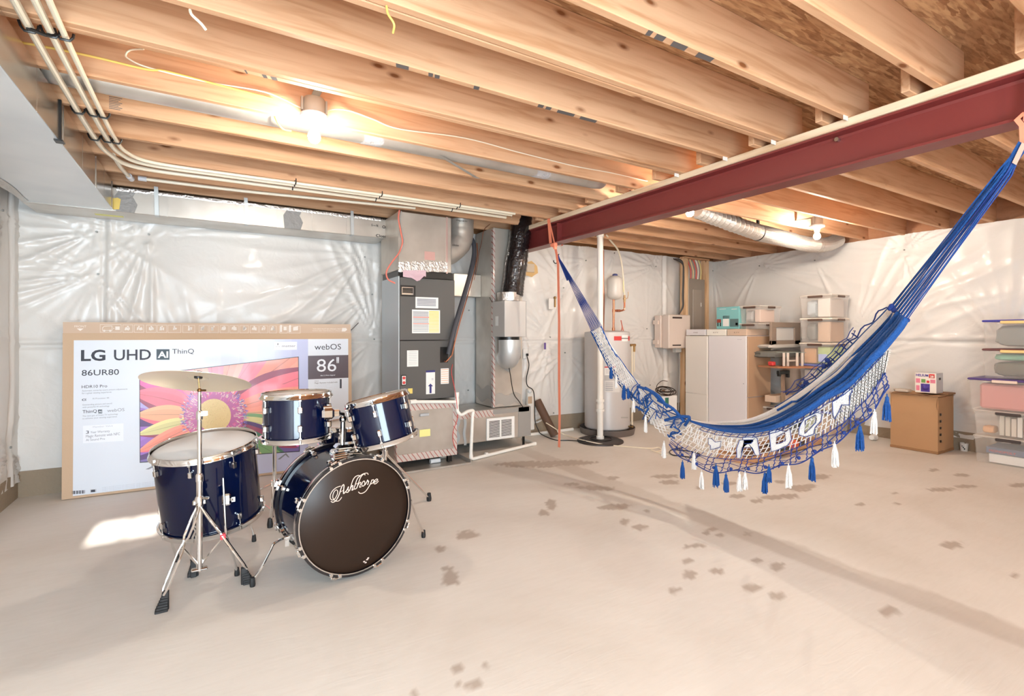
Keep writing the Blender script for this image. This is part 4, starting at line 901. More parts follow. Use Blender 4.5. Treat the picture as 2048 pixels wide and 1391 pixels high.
label(t, [(814,700,836.5,733,0,0)]+[(817,703+3.4*k,834,704+3.4*k,1,.001) for k in range(8)])
label(t, [(852,740,870,788,0,0),(852,740,870,744.5,4,.001),(852,763.5,870,764.5,1,.001),(859,771,863,786,4,.002)]+[(863,756,867,757,1,.001),(863,758.5,867,759.5,1,.001)])
b = MB(); b.poly([at(856,772,Y=YP-.003),at(866,772,Y=YP-.003),at(861,766.5,Y=YP-.003)]); build('arrow_mark', b, LB[4], t)
label(t, [(881.5,736,897.5,767.5,0,0)]+[(882.5,738+4.3*k,896.5,739.6+4.3*k,6,.001) for k in range(7)])
label(t, [(816,776,825,787,2,0)], 'note')
b = MB(); p = at(807.5,760,Y=YP-.003); b.rbox(p-V((.024,.004,.048)),p+V((.024,.003,.048)),.012,0); b.rbox(p-V((.019,.006,.042)),p+V((.019,.0,.042)),.012,1)
for dz in (-.022,.022): b.cyl(p+V((0,-.006,dz)),p+V((0,-.010,dz)),.014,14,2)
build('switch_plate', b, [BLK, PAPER, REDP], t)
b = MB(); p = at(888,710,Y=YP); b.box(p-V((.04,.004,.07)),p+V((.04,.0,.08))); build('pipe_plate', b, BLK, t)
# supply plenum above
t = thing('plenum_box', 'foil-faced plenum box on top of the grey air handler', 'duct', (1.75, 4.5, 1.83))
b = MB(); b.rbox((1.49,4.50,1.86),(2.025,5.05,2.40), .006, 0); b.rbox((1.50,4.53,1.795),(2.05,5.02,1.86),.003,1); build('box_body', b, [GALVD, BLK], t)
b = MB(); P = [[at(797+98*i/20, yy+1.2*math.sin(i*1.7), Y=4.493-.002*((i*7)%3)) for i in range(21)] for yy in (523,529,535,543)]; b.grid(P); build('foil_tape', b, FOIL, t, True)
b = MB(); rect(b, 849,504,870,519,0,0,4.497); build('print_patch', b, mat('pink_print', (206,160,150), .6), t)
b = MB(); x = at(893,480,Y=4.497).x; b.box((x-.006,4.49,1.85),(x+.012,4.4995,2.40)); build('corner_tape', b, mat('printed_tape', (206,178,170), .4, .5), t)
b = MB(); P = [[at(x, y, Y=4.49-.01*((i+j)%2)) for i, x in enumerate((806,818,830,842,852))] for j, y in enumerate((540,546,553,560))]
P[-1] = [at(824,556,Y=4.48),at(828,558,Y=4.475),at(834,562,Y=4.48),at(840,560,Y=4.475),at(848,552,Y=4.48)]; b.grid(P)
tag(build('plastic_bag', b, mat('zip_bag', (236,200,210), .25, alpha=.75), smooth=True), 'small crumpled zip bag hanging over the air handler top edge', 'bag')
# round elbow beside plenum
t = thing('duct_elbow', 'round galvanised elbow joining the plenum side to the ceiling', 'duct', (2.2,4.75,2.2))
b = MB(); c1 = V((2.27,4.80,2.46)); pts = smoothline([c1, V((2.27,4.80,2.33)), V((2.24,4.80,2.22)), V((2.13,4.80,2.12)), V((2.02,4.80,2.08))], 5); b.tube(pts, [.132+(.003 if i % 5 == 0 else 0) for i in range(len(pts))], 28); build('elbow_body', b, GALVD, t, True, 20)
b = MB(); p = at(907,492,Y=4.662); b.text('close', at(905,491,Y=4.655), V((1,0,0)), BZ, w=.07, h=.02); b.text('open', at(913,441,Y=4.662), V((1,0,0)), BZ, w=.12, h=.018); build('marker_note', b, BLK, t)
# return box under
t = thing('plenum_box', 'low silver return box under the air handler with taped edges', 'duct', (1.78,4.5,.08))
b = MB(); b.rbox((1.465,4.47,.085),(2.065,5.12,.62), .005); build('box_body', b, GALV, t)
TP = mat('red_printed_tape', (214,200,194), .35, .4); nt = TP.node_tree; wv = nd(nt, 'ShaderNodeTexWave', Scale=9.0, Distortion=2.0); tc = nd(nt, 'ShaderNodeTexCoord'); mp = nd(nt, 'ShaderNodeMapping'); mp.inputs['Rotation'].default_value = (0, .6, .3); nt.links.new(tc.outputs['Object'], mp.inputs[0]); nt.links.new(mp.outputs[0], wv.inputs[0])
r_2 = ramp(nt, wv.outputs['Fac'], [(.86, lin((216,206,200))), (.93, lin((186,120,112)))]); nt.links.new(r_2.outputs[0], nt.nodes['Principled BSDF'].inputs['Base Color'])
b = MB(); b.box((1.463,4.464,.55),(2.067,4.471,.615)); b.box((1.463,4.464,.085),(2.067,4.471,.15)); b.box((2.03,4.464,.15),(2.068,4.471,.55)); b.box((1.460,4.464,.085),(1.466,4.53,.62)); build('edge_tape', b, TP, t)
b = MB(); rect(b, 839,857,860.5,873.5,0,0,4.463); build('yellow_note', b, YNOTE, t)
b = MB(); p = at(850,829,Y=4.463); b.rbox(p-V((.05,.006,.012)),p+V((.04,.0,.014)),.004); build('filter_pull', b, mat('filter_pull', (206,212,218), .3, .6), t)
for x, y in ((1.5,4.5),(2.0,4.5),(1.5,5.05),(2.0,5.05)):
    b = MB(); b.box((x-.02,y-.02,.02),(x+.02,y+.02,.086)); build('foot', b, BLK, t)
t = thing('drain_tray', 'flat galvanised drain tray on the floor under the return box', 'tray', (1.8,4.7,0))
b = MB(); b.rbox((1.35,4.36,.002),(2.17,5.15,.012),.002); b.box((1.35,4.355,.002),(2.17,4.362,.02)); b.box((2.164,4.36,.002),(2.17,5.15,.045)); build('tray_body', b, GALV, t)
b = MB(); p = at(885,915,Z=.02); b.rbox(p+V((-.035,-.03,-.005)),p+V((.045,.03,.06)),.012); build('float_switch', b, GALVD, t)
b = MB(); p = at(870,925,Z=.015); b.cyl(p-V((.05,0,-.02)),p+V((.05,0,.02)),.022,12); build('bottle_cap', b, mat('clear_white', (240,240,240), .3), t, True)
# condensate drain in white PVC
pv = [at(822,803,Y=4.44),at(914,803,Y=4.44),at(914,810,Y=4.44),at(915,822,Y=4.42),at(922,829,Y=4.42),at(936,822,Y=4.44),at(946,821,Y=4.46),at(945,830,Y=4.46),at(942,900,Y=4.46),at(945,907,Y=4.47),at(1066,888,Y=4.62),at(1070,887,Y=4.64)]
t = thing('drain_pipe', 'white condensate drain pipe with trap in front of the silver boxes', 'pipe', (2.2,4.45,0))
b = MB(); b.tube(pv[:2], .017, 12); b.cyl(at(914,785,Y=4.44), at(914,812,Y=4.44), .017, 12); b.tube([pv[2]]+smoothline(pv[3:8],4)+[pv[8]], .017, 12); a_ = pv[8].copy(); z0 = .022
q0 = V((a_.x, a_.y, z0+.01)); b.cyl(pv[8], q0, .017, 12); q1 = at(1068,887,Z=z0); b.tube([q0, V((q0.x+.02,q0.y,z0)), q1], .017, 12); q2 = V((q1.x+.03, 5.0, z0)); b.tube([q1, q1+V((.03,.02,0)), q2], .017, 12)
build('pipe_run', b, PVC, t, True)
for p, d in ((at(826,803,Y=4.44),V((.03,0,0))), (at(914,803,Y=4.44),V((0,0,.03))), (at(914,788,Y=4.44),V((0,0,.02))), (q0+V((0,0,.015)),V((0,0,.02))), (q0.lerp(q1,.22),V((.015,0,0))), (q1,V((.02,0,0)))):
    b = MB(); b.cyl(p-d, p+d, .022, 12); build('fitting', b, PVC, t, True)
# refrigerant line
t = thing('refrigerant_line', 'thick dark insulated refrigerant hose sloping down to the grey cabinet', 'hose', (2.2,4.5,1.2))
rp = [at(938,470,Y=4.85),at(947,486,Y=4.8),at(948,510,Y=4.75),at(941,545,Y=4.66),at(927,595,Y=4.55),at(912,645,Y=4.47),at(902,685,Y=4.44),at(897,708,Y=4.44)]
b = MB(); b.tube(smoothline(rp,6), .024, 12); build('insulated_hose', b, mat('hose_foam', (66,66,72), .6), t, True)
b = MB(); b.tube(smoothline([p+V((.03,-.02,0)) for p in rp[1:]]+[at(902,712,Y=4.43),at(893,722,Y=4.44),at(889,722,Y=4.47)],6), .006, 8); build('copper_tube', b, COPPER, t, True)
# wiring
line('wire_bundle', 'salmon and white wire bundle looping down the plenum side', 'cable', [at(799,420,Y=4.47),at(797,437,Y=4.46),at(802,465,Y=4.45),at(805,485,Y=4.46),at(798,505,Y=4.46),at(783,525,Y=4.46),at(773,543,Y=4.46),at(776,558,Y=4.46),at(790,566,Y=4.47)], .007, mat('salmon_wire', (224,124,108), .5))
line('wire_bundle', 'grey cable running beside the salmon wires on the plenum', 'cable', [at(803,422,Y=4.47),at(801,440,Y=4.46),at(806,468,Y=4.45),at(808,485,Y=4.45),at(802,500,Y=4.46)], .004, MGREY)
line('wire_bundle', 'thin red wire hanging from the cabinet down to the drain tray', 'cable', [at(905,728,Y=4.44),at(903,745,Y=4.42),at(909,775,Y=4.41),at(913,800,Y=4.41),at(915,835,Y=4.42),at(907,860,Y=4.43),at(906,880,Y=4.44),at(912,898,Y=4.45),at(915,906,Z=.06)], .003, REDP)
line('wire_bundle', 'thin copper-coloured wire hanging by the ceiling elbow', 'cable', [at(980,448,Y=4.9),at(968,460,Y=4.9),at(963,485,Y=4.9),at(958,505,Y=4.8),at(955,530,Y=4.75),at(948,560,Y=4.7)], .003, COPPER)
line('wire_bundle', 'thin black wire curling down the plastic wall behind the hose', 'cable', [at(956,495,Y=5.2),at(968,520,Y=5.2),at(974,560,Y=5.15),at(978,590,Y=4.9),at(984,604,Y=4.7)], .003, BLK)
# low floor duct with grille
t = thing('floor_duct', 'long low silver duct box with white louvred grille near the floor', 'duct', (2.6,4.7,.1))
b = MB(); b.rbox((2.075,4.70,.12),(3.08,5.2,.455), .005); build('box_body', b, GALV, t)
b = MB(); xg0, xg1 = at(973,870,Y=4.694).x, at(1029,860,Y=4.694).x; zg0, zg1 = at(973,881,Y=4.694).z, at(973,837,Y=4.694).z
b.rbox((xg0,4.690,zg0),(xg1,4.6995,zg1),.003,0)
for h in (0,1):
    xa = xg0+.03+h*(xg1-xg0-.05)/2; xc = xa+(xg1-xg0-.09)/2
    for k in range(14):
        z = zg0+.03+k*(zg1-zg0-.06)/13.5; b.box((xa,4.6885,z),(xc,4.6895,z+.0075),1)
build('grille', b, [WHITE, mat('louvre_shadow_gap', (70,60,54), .8)], t)
b = MB(); b.box((2.078,4.696,.38),(2.62,4.7,.45)); b.box((2.078,4.697,.38),(2.12,4.7,.12)); build('edge_tape', b, TP, t)
b = MB(); xs = at(1037,870,Y=4.696).x; b.box((xs,4.6945,.125),(3.082,4.6992,.45)); b.box((2.60,4.6945,.40),(3.06,4.6992,.452)); build('mastic_patch', b, mat('grey_tape2', (160,158,154), .5, .4), t)
b = MB(); P = [[at(912+8*math.sin(j*2)*0+x0+3*math.sin(j*1.4), 835+55*j/8, Y=4.6955) for x0 in (0,6)] for j in range(9)]; b.grid(P); P = [[at(927+x0+1.6*math.sin(j*1.1), 838+52*j/8, Y=4.6955) for x0 in (0,5)] for j in range(9)]; b.grid(P); build('mastic_strip', b, mat('blue_grey_mastic', (176,182,184), .5, .3), t)
for x in (2.15, 3.02): b = MB(); b.box((x-.01,4.74,.0),(x+.01,4.76,.125)); build('leg', b, BLK, t)
# vertical duct
t = thing('vertical_duct', 'tall silver vertical duct rising from the low duct box', 'duct', (2.8,4.95,.46))
b = MB(); b.rbox((2.64,4.76,.46),(3.01,5.18,2.42), .004); build('duct_body', b, GALVD, t)
b = MB(); b.box((2.636,4.752,.46),(2.655,4.759,2.40)); b.box((2.634,4.756,.46),(2.6395,4.80,2.40)); build('edge_tape', b, TP, t)
b = MB(); P = [[V((2.66+.33*i/8, 4.753, .48+.04*j+.02*math.sin(i*1.3))) for i in range(9)] for j in range(4)]; b.grid(P); P = [[V((2.634, 4.79+.36*i/8, .52+.05*j+.03*math.sin(i*.9))) for i in range(9)] for j in range(4)]; b.grid(P)
build('mastic_band', b, mat('grey_mastic3', (176,172,166), .5, .4), t, True)
b = MB(); P = [[at(x, y, Y=4.748) for x in (1003,1012,1022,1032,1042)] for y in (692,715,735)]; P[2] = [at(1004,712,Y=4.748),at(1009,738,Y=4.748),at(1018,745,Y=4.748),at(1030,728,Y=4.748),at(1041,712,Y=4.748)]; b.grid(P); build('mastic_patch', b, mat('grey_mastic4', (168,168,166), .5, .4), t)
b = MB(); a_ = at(948,560,Y=5.0); b.rbox((2.30,5.05,1.68),(2.64,5.2,1.93),.004); build('side_branch', b, GALVD, t)
# fresh-air box with flexible duct over and elbow under
t = thing('ventilator_box', 'light grey metal ventilation box fixed to the vertical duct', 'appliance', (2.75,4.48,1.24))
b = MB(); b.rbox((2.62,4.484,1.232),(2.885,4.748,1.612), .005); build('box_body', b, mat('light_enamel', (196,192,188), .4, .2), t)
b = MB(); b.box((2.6185,4.62,1.35),(2.6198,4.68,1.45)); build('sticker', b, PAPER, t); b = MB(); b.box((2.885-.003,4.482,1.232),(2.887,4.488,1.612)); build('corner_seam', b, MGREY, t)
b = MB(); b.lathe([(.0,-.03),(.115,-.03),(.115,.004),(0,.004)], 24, M=M4.Translation((2.75,4.62,1.228))); build('collar', b, BLK, t, True)
t = thing('duct_elbow', 'round foil-wrapped elbow under the grey ventilation box', 'duct', (2.75,4.62,1.0))
b = MB(); pts = smoothline([V((2.75,4.60,1.198)),V((2.75,4.60,1.10)),V((2.76,4.63,1.03)),V((2.79,4.70,1.0)),V((2.80,4.755,1.0))],6); b.tube(pts, .12, 24); build('elbow_body', b, FSKR, t, True)
t = thing('flexible_duct', 'shiny black insulated flexible duct dropping from the ceiling to the grey box', 'duct', (2.8,4.6,1.7))
BX = mat('black_wrap', (20,18,20), .16, .0, coat=.6, bump=.9, bscale=38)
fd = flex(t, [at(1024,590,Y=4.62),at(1028,560,Y=4.62),at(1034,515,Y=4.62),at(1040,470,Y=4.62),at(1046,425,Y=4.64)], .118, BX, 24, .03, amp=.003)
b = MB(); P = [[V((2.752+ (.124+.006*math.sin(q*9+j))*math.cos(q), 4.62+(.124+.006*math.sin(q*7+j))*math.sin(q), 1.615+.03*j)) for q in [2*PI*k/28 for k in range(29)]] for j in range(4)]; b.grid(P); build('foil_collar', b, FOIL, t, True)
b = MB()
for i, (px, py, s_) in enumerate(((1018,510,.03),(1014,520,.03),(1012,530,.03),(1016,500,.025),(1034,475,.025),(1038,493,.03),(1037,512,.04),(1032,545,.04),(1030,558,.03),(1028,570,.03),(1024,437,.02))):
    p = at(px, py, Y=4.494); b.text('R%d'%(4+i) if i % 3 == 0 else '=', p, V((.2,0,.98)), V((-.98,0,.2)), w=s_, h=s_*.6)
build('printed_marks', b, mat('wrap_print', (196,194,190), .6), t)
b = MB(); b.prism([at(1062,432,Y=4.55),at(1090,440,Y=4.55),at(1078,447,Y=4.55),at(1064,450,Y=4.55)],(0,.1,0)); build('wrap_tail', b, mat('dark_blue_wrap',(30,26,70),.3), t)
# power cords
line('power_cord', 'black power cord hanging from the grey ventilation box to the low duct', 'cord', [at(1012,674,Y=4.62),at(1014,710,Y=4.6),at(1020,745,Y=4.65),at(1027,785,Y=4.68),at(1038,802,Y=4.72),at(1047,815,Y=4.68)], .005, BLK)
t = thing('wall_outlet', 'white wall outlet on the plastic sheet with black plug', 'outlet', tuple(at(1052,707,Y=5.24)))
b = MB(); p = at(1051,707,Y=5.225); b.rbox(p-V((.035,.006,.06)),p+V((.035,.006,.06)),.004); build('cover_plate', b, WHITE, t)
b = MB(); p2 = at(1054,709,Y=5.21); b.rbox(p2-V((.014,.02,.016)),p2+V((.014,.008,.016)),.005); build('plug', b, BLK, t)
line('power_cord', 'black power cord from the wall outlet down behind the brown tube to the floor', 'cord', [at(1054,712,Y=5.19),at(1058,730,Y=5.15),at(1053,755,Y=5.12),at(1055,771,Y=5.1),at(1066,780,Y=5.1),at(1069,800,Y=5.1),at(1070,840,Y=5.1),at(1076,858,Y=5.08),at(1083,868,Z=.03),at(1110,879,Z=.008),at(1140,880,Z=.008),at(1165,882,Z=.03),at(1180,882,Z=.035)], .006, BLK)
t = thing('junction_panel', 'thin white wall-mounted plastic channel with barcode sticker beside the outlet', 'panel', tuple(at(1060,800,Y=5.24)))
b = MB(); a_ = at(1053,860,Y=5.2); c_ = at(1067,776,Y=5.2); b.rbox((a_.x,5.17,a_.z),(c_.x,5.22,c_.z),.01); build('channel', b, PVC, t); b = MB(); p = at(1060,782,Y=5.165); b.ball(p+V((0,.01,0)),.03,12); build('bulb_housing', b, PAPER, t, True); b = MB(); rect(b,1056,792,1064,807,0,0,5.167); build('barcode_sticker', b, CARD, t)
b = MB(); u0_, u1_ = V((3.62,4.98,.012)), V((3.50,5.19,.43)); b.tube([u0_, u1_], .052, 16, caps=False); b.tube([u1_, u0_], .046, 16, caps=False)
tag(build('cardboard_tube', b, mat('brown_tube', (96,70,54), .7), smooth=True), 'dark brown cardboard tube leaning on the wall beside the outlet', 'tube')
b = MB(); c_ = at(1040,855,Z=.018); b.cyl((3.12,5.17,.02),(4.05,5.17,.02),.02,12); tag(build('floor_pipe', b, PVC, smooth=True), 'cream drain pipe lying on the floor at the foot of the back wall', 'pipe')
b = MB(); p = at(1090,692,Y=5.21); b.rbox(p-V((.016,.004,.04)),p+V((.016,.004,.045)),.004); tag(build('wall_tag', b, mat('purple_tag',(104,84,150),.5)), 'small purple tag hanging on the plastic wall sheet', 'tag')
t = thing('wall_junction', 'square junction box cut into the plastic sheet with torn yellow edges', 'electrical box', tuple(at(1060,538,Y=5.24)))
b = MB(); p = at(1061,536,Y=5.2); b.rbox(p-V((.055,.01,.05)),p+V((.055,.03,.055)),.004); build('box_cover', b, mat('beige_box',(206,190,168),.5), t)
b = MB(); r = random.Random(3); b.prism([p+V((.11*math.cos(q)*(1+.25*r.random()),.012,.085*math.sin(q)*(1+.3*r.random())-.01)) for q in [2*PI*k/14 for k in range(14)]],(0,.006,0)); build('torn_foam', b, mat('yellow_foam',(214,176,120),.9), t)
t = thing('wall_junction', 'white hose bib plate with brass stub on the plastic sheet by the orange strap', 'valve', tuple(at(1105,605,Y=5.24)))
b = MB(); p = at(1103,607,Y=5.215); b.rbox(p-V((.045,.006,.07)),p+V((.045,.006,.07)),.004); build('cover_plate', b, PAPER, t); b = MB(); p = at(1110,606,Y=5.2); b.cyl(p-V((0,0,.05)),p+V((0,0,.05)),.012,10); b.ball(p+V((0,0,.07)),.02,10); build('stub', b, mat('brass',(176,140,90),.35,.8), t, True)
# ---------------------------------------------------------------- water heater group
hx, hy = 4.36, 4.86
t = thing('water_heater', 'tall grey cylindrical water heater standing in a round drain pan', 'appliance', (hx,hy,0))
T = M4.Translation((hx,hy,0)); b = MB(); b.lathe([(0,.07),(.272,.07),(.285,.085),(.287,1.265),(.28,1.285),(.2,1.30),(0,1.305)], 56, M=T); build('tank', b, mat('tank_grey',(196,192,190),.38,.1), t, True, 30)
def onc(px, py, r): # point on the heater's cylinder
    d_ = ray(px, py); o = V((0,0,EYE)); a = d_.x**2+d_.y**2; bb = -2*(d_.x*hx+d_.y*hy); c = hx*hx+hy*hy-r*r; k = (-bb-math.sqrt(max(0,bb*bb-4*a*c)))/(2*a); return o+d_*k
def wrap(x0, y0, x1, y1, mt, nm='sticker', r=.289, n=6):
    b = MB(); b.grid([[onc(x0+(x1-x0)*i/n, y, r) for i in range(n+1)] for y in (y0, y1)]); build(nm, b, mt, t)
wrap(1228,672,1243,680.5,REDP); wrap(1244,669.5,1256,682,PAPER); wrap(1256,672,1259.5,680.5,REDP); wrap(1243,675.5,1257,677,BLK,r=.2905)
wrap(1209,733.5,1232,750,PAPER); wrap(1209,732.5,1232,735,REDP,r=.2905); wrap(1209,761,1240,784,mat('grey_label',(214,210,206),.6)); wrap(1209,750,1232,760,mat('grey_label2',(186,182,178),.6)); wrap(1242,833,1256,836,MGREY,'vent_slot')
for k in range(5): wrap(1211, 765+3.6*k, 1226, 766+3.6*k, LINK, 'sticker_text', .291)
wrap(1212,737,1225,747,mat('label_cell',(216,212,210),.6),'sticker_text',.291)
b = MB(); p = at(1254,852,Y=4.62); b.cyl(p, p+V((.03,-.06,0)), .01, 8); b.ball(p+V((.03,-.06,0)), .016, 8); build('drain_valve', b, mat('brass2',(150,120,80),.4,.8), t, True)
t = thing('drain_pan', 'shallow dark grey round pan under the water heater', 'pan', (hx,hy,0)); b = MB(); b.lathe([(0,.004),(.33,.004),(.345,.075),(.35,.08),(.352,.075),(.338,.0),(0,.0)], 56, M=T); build('pan_body', b, mat('pan_grey',(104,94,88),.5), t, True, 30)
for i in range(3):
    b = MB(); q = 2*PI*i/3; b.cyl((hx+.2*math.cos(q),hy+.2*math.sin(q),.005),(hx+.2*math.cos(q),hy+.2*math.sin(q),.072),.03,10); build('foot', b, BLK, t, True)
t = thing('expansion_tank', 'small white expansion tank on copper pipes above the water heater', 'tank', (4.42,4.95,1.3))
ex_ = at(1230,575,Y=4.98); ez = ex_.z; b = MB(); T = M4.Translation((ex_.x,4.98,ez)); b.lathe([(0,-.165),(.05,-.155),(.092,-.125),(.105,-.09),(.105,.09),(.092,.125),(.05,.155),(0,.16)], 28, M=T); build('tank_shell', b, mat('tank_white',(214,206,196),.3), t, True)
b = MB(); b.lathe([(.0,.15),(.035,.15),(.035,.175),(.02,.185),(0,.185)], 16, M=T); build('cap', b, mat('blue_cap',(74,78,130),.5), t, True)
b = MB(); b.box((ex_.x+.06,4.90,ez-.06),(ex_.x+.075,4.905,ez+.09)); build('label_strip', b, YNOTE, t)
cz = lambda px, py: at(px, py, Y=4.98)
b = MB(); b.cyl(cz(1227.5,598), cz(1227,662), .0145, 12); b.tube([cz(1228,621),cz(1243,621),cz(1248.5,619),cz(1249,612),cz(1249,594)], .0125, 10); b.cyl(cz(1227.5,618),cz(1227.5,624),.02,12); b.cyl(cz(1233,621),cz(1240,621),.018,12); b.cyl(cz(1227,655),cz(1227,661),.02,12)
build('copper_pipe', b, COPPER, t, True)
b = MB(); b.ball(cz(1249,597), .022, 10); b.tube([cz(1249,597),cz(1255,596),cz(1256.5,590),cz(1256.5,583)], .005, 6); b.cyl(cz(1249,590),cz(1249,604),.016,10); build('ball_valve', b, mat('valve_brass',(196,160,120),.35,.7), t, True)
line('water_pipe', 'pale flexible pipe arching from the ceiling to the ball valve', 'pipe', [at(1213,470,Y=4.6),at(1222,482,Y=4.75),at(1236,500,Y=4.9),at(1243,525,Y=4.97),at(1247,560,Y=4.98),at(1249,590,Y=4.98)], .011, PEX)
line('water_pipe', 'thin copper pipe dropping beside the white vent pipe', 'pipe', [at(1207,500,Y=5.1),at(1207,560,Y=5.1),at(1208,600,Y=5.1),at(1207,660,Y=4.95)], .009, COPPER)
line('water_pipe', 'salmon flexible tube curving over the water heater top', 'pipe', [at(1208,660,Y=4.93),at(1216,666,Y=4.8),at(1228,667.5,Y=4.72),at(1240,664,Y=4.72),at(1244,655,Y=4.85),at(1242,641,Y=4.95)], .007, mat('salmon_tube',(222,140,124),.5))
line('water_pipe', 'salmon tube standing up at the right of the heater top', 'pipe', [at(1247,662,Y=4.9),at(1244,650,Y=4.95),at(1242,640,Y=4.97)], .007, mat('salmon_tube2',(222,140,124),.5))
t = thing('water_pipe', 'cream standpipe with brass tee beside the water heater', 'pipe', tuple(at(1264,850,Z=0)))
sx_, sy_ = 4.72, 4.93; sz = at(1267,700,X=sx_).z; sx0 = at(1264,760,Y=sy_).x; b = MB(); b.cyl((sx0,sy_,.02),(sx0,sy_,1.1),.014,10); b.cyl((sx0+.04,sy_,.75),(sx0+.04,sy_,1.1),.01,10); build('pipe', b, PEX, t, True)
b = MB(); b.cyl((sx0-.03,sy_,1.11),(sx0+.06,sy_,1.11),.018,10); b.cyl((sx0+.04,sy_,1.02),(sx0+.04,sy_,1.12),.016,10); build('tee', b, mat('brass3',(176,140,90),.4,.7), t, True)
# sump
t = thing('vent_pipe', 'white vertical plumbing pipe from floor to ceiling in front of the heater', 'pipe', (3.965,4.54,0))
b = MB(); b.cyl((3.965,4.54,.03),(3.965,4.54,2.44),.036,24); build('pipe', b, PVC, t, True)
for py, h, r in ((800,.03,.048),(812,.05,.042),(820,.03,.048),(874,.03,.046),(471,.03,.044)):
    z = at(1201,py,Y=4.54).z; b = MB(); b.cyl((3.965,4.54,z-h/2),(3.965,4.54,z+h/2),r,24); build('coupling', b, PVC, t, True)
t = thing('sump_cover', 'round black sump cover set flat in the concrete floor', 'cover', (3.93,4.5,0)); b = MB(); b.lathe([(0,.02),(.25,.02),(.27,.012),(.272,.0),(0,.0)], 40, M=M4.Translation((3.93,4.5,0))); build('lid', b, mat('sump_black',(52,44,42),.5), t, True)
b = MB(); b.tube([V((3.96+.13*math.cos(q),4.52+.13*math.sin(q),.028)) for q in [2*PI*k/20 for k in range(20)]],.006,6,closed=True)
for k in range(6): q = 2.6+k*.25; b.cyl((3.93+.21*math.cos(q),4.5+.21*math.sin(q),.018),(3.93+.21*math.cos(q),4.5+.21*math.sin(q),.03),.012,8)
build('gasket_ring', b, BLK, t, True)
line('power_cord', 'white cord crossing the floor in front of the sump cover', 'cord', [at(1092,845,Y=5.0),at(1108,855,Y=4.9),at(1128,868,Z=.01),at(1160,878,Z=.035),at(1185,884,Z=.036),at(1215,889,Z=.008),at(1260,893,Z=.006),at(1300,896,Z=.006),at(1318,894,Z=.02),at(1322,900,Z=.006),at(1312,902,Z=.006),at(1302,899,Z=.02),at(1318,905,Z=.006),at(1335,908,Z=.006)], .0055, PEX)
line('power_cord', 'black cable loop lying on the floor under the hammock', 'cord', [at(1364,895,Z=.01),at(1346,898,Z=.01),at(1339,903,Z=.01),at(1345,909,Z=.01),at(1360,911,Z=.01),at(1388,914,Z=.01),at(1400,908,Z=.01),at(1380,902,Z=.01),at(1352,899,Z=.015)], .006, BLK)
# ---------------------------------------------------------------- electrical corner
g = 'studs framing the electrical panel'
for i, (xa, xc, lab) in enumerate(((6.12,6.20,'pine stud left of the grey electrical panel'),(6.60,6.68,'pine stud right of the grey electrical panel'))):
    b = MB(); b.rbox((xa,5.10,.0),(xc,5.19,2.40),.003); tag(build('wall_stud', b, STUD), lab, 'stud', g)
b = MB(); b.rbox((6.12,5.095,2.402),(6.69,5.195,2.428),.003); tag(build('top_plate', b, WOOD), 'short pine header across the electrical panel studs', 'board')
t = thing('electrical_panel', 'grey metal breaker panel between two studs in the corner', 'panel', (6.53,5.15,1.2))
PY = 5.105; PYM = mat('panel_grey',(150,138,126),.45,.3); b = MB(); b.rbox((6.215,5.105,1.18),(6.585,5.19,2.10),.004); build('enclosure', b, PYM, t)
b = MB(); b.rbox((6.30,5.095,1.30),(6.50,5.1045,1.94),.003); build('door', b, mat('panel_door',(160,148,136),.4,.3), t); b = MB(); b.rbox((6.475,5.09,1.68),(6.49,5.0949,1.74),.002); build('latch', b, PAPER, t)
for i, (dx, c, lab) in enumerate(((.06,(206,90,80),'salmon'),(.12,(226,200,150),'cream'),(.2,(214,96,84),'red'),(.25,(236,230,214),'white'),(.32,(226,206,140),'yellow'))):
    line('panel_cable', '%s cable curving down into the top of the electrical panel' % lab, 'cable', [V((6.18+dx,5.16,2.41)),V((6.20+dx,5.14,2.33)),V((6.24+dx*.9,5.13,2.22)),V((6.25+dx*.85,5.14,2.09))], .011, mat('cable_'+lab, c, .5), 'cables into the electrical panel')
for i, (dx, c) in enumerate(((0,(50,46,46)),(-.03,(90,86,84)),(.02,(70,60,56)))):
    line('panel_cable', ('outer','middle','inner')[(i+1)%3]+' dark cable hanging left of the panel stud toward the white wall unit', 'cable', [at(1355-i*4,517,Y=5.15),at(1365,524+i*2,Y=5.12),at(1367+dx*30,550,Y=5.10),at(1366+dx*40,590,Y=5.09),at(1366+dx*30,612,Y=5.08),at(1358,628,Y=5.08)], .009, mat('dk_cable', c, .5), 'dark cables beside the panel stud')
t = thing('wall_unit', 'white slotted wall-mounted unit left of the electrical panel', 'appliance', tuple(at(1350,660,Y=5.0)))
a_ = at(1338,696,Y=4.99); c_ = at(1372,630,Y=4.99); a_.z = 1.05; c_.z = 1.54
WU = mat('warm_white_unit',(216,200,188),.45); b = MB(); b.rbox((a_.x,4.99,a_.z),(c_.x+.1,5.12,c_.z),.012); build('cover', b, WU, t); xb = at(1328,660,Y=5.15).x; b = MB(); b.rbox((a_.x-.03,5.12,a_.z+.01),(c_.x+.1,5.24,c_.z-.01),.006); b.box((a_.x-.06,5.15,a_.z+.06),(a_.x-.03,5.24,a_.z+.12)); b.box((a_.x-.06,5.15,c_.z-.14),(a_.x-.03,5.24,c_.z-.08)); build('back_case', b, WU, t)
b = MB(); rect(b,1345,633.5,1364,636.5,0,0,4.989); rect(b,1345,688.5,1362,691.5,0,0,4.989); build('vent_slots', b, mat('slot_dark',(60,44,38),.6), t)
b = MB(); p = at(1354,700,Y=5.06); b.box(p-V((.06,.03,.03)),p+V((.06,.03,.03))); build('terminal_box', b, MGREY, t); line('electric_cable','thin grey cable hanging below the white wall unit','cable',[at(1359,705,Y=5.1),at(1359,760,Y=5.12),at(1357,820,Y=5.12)],.008,MGREY)
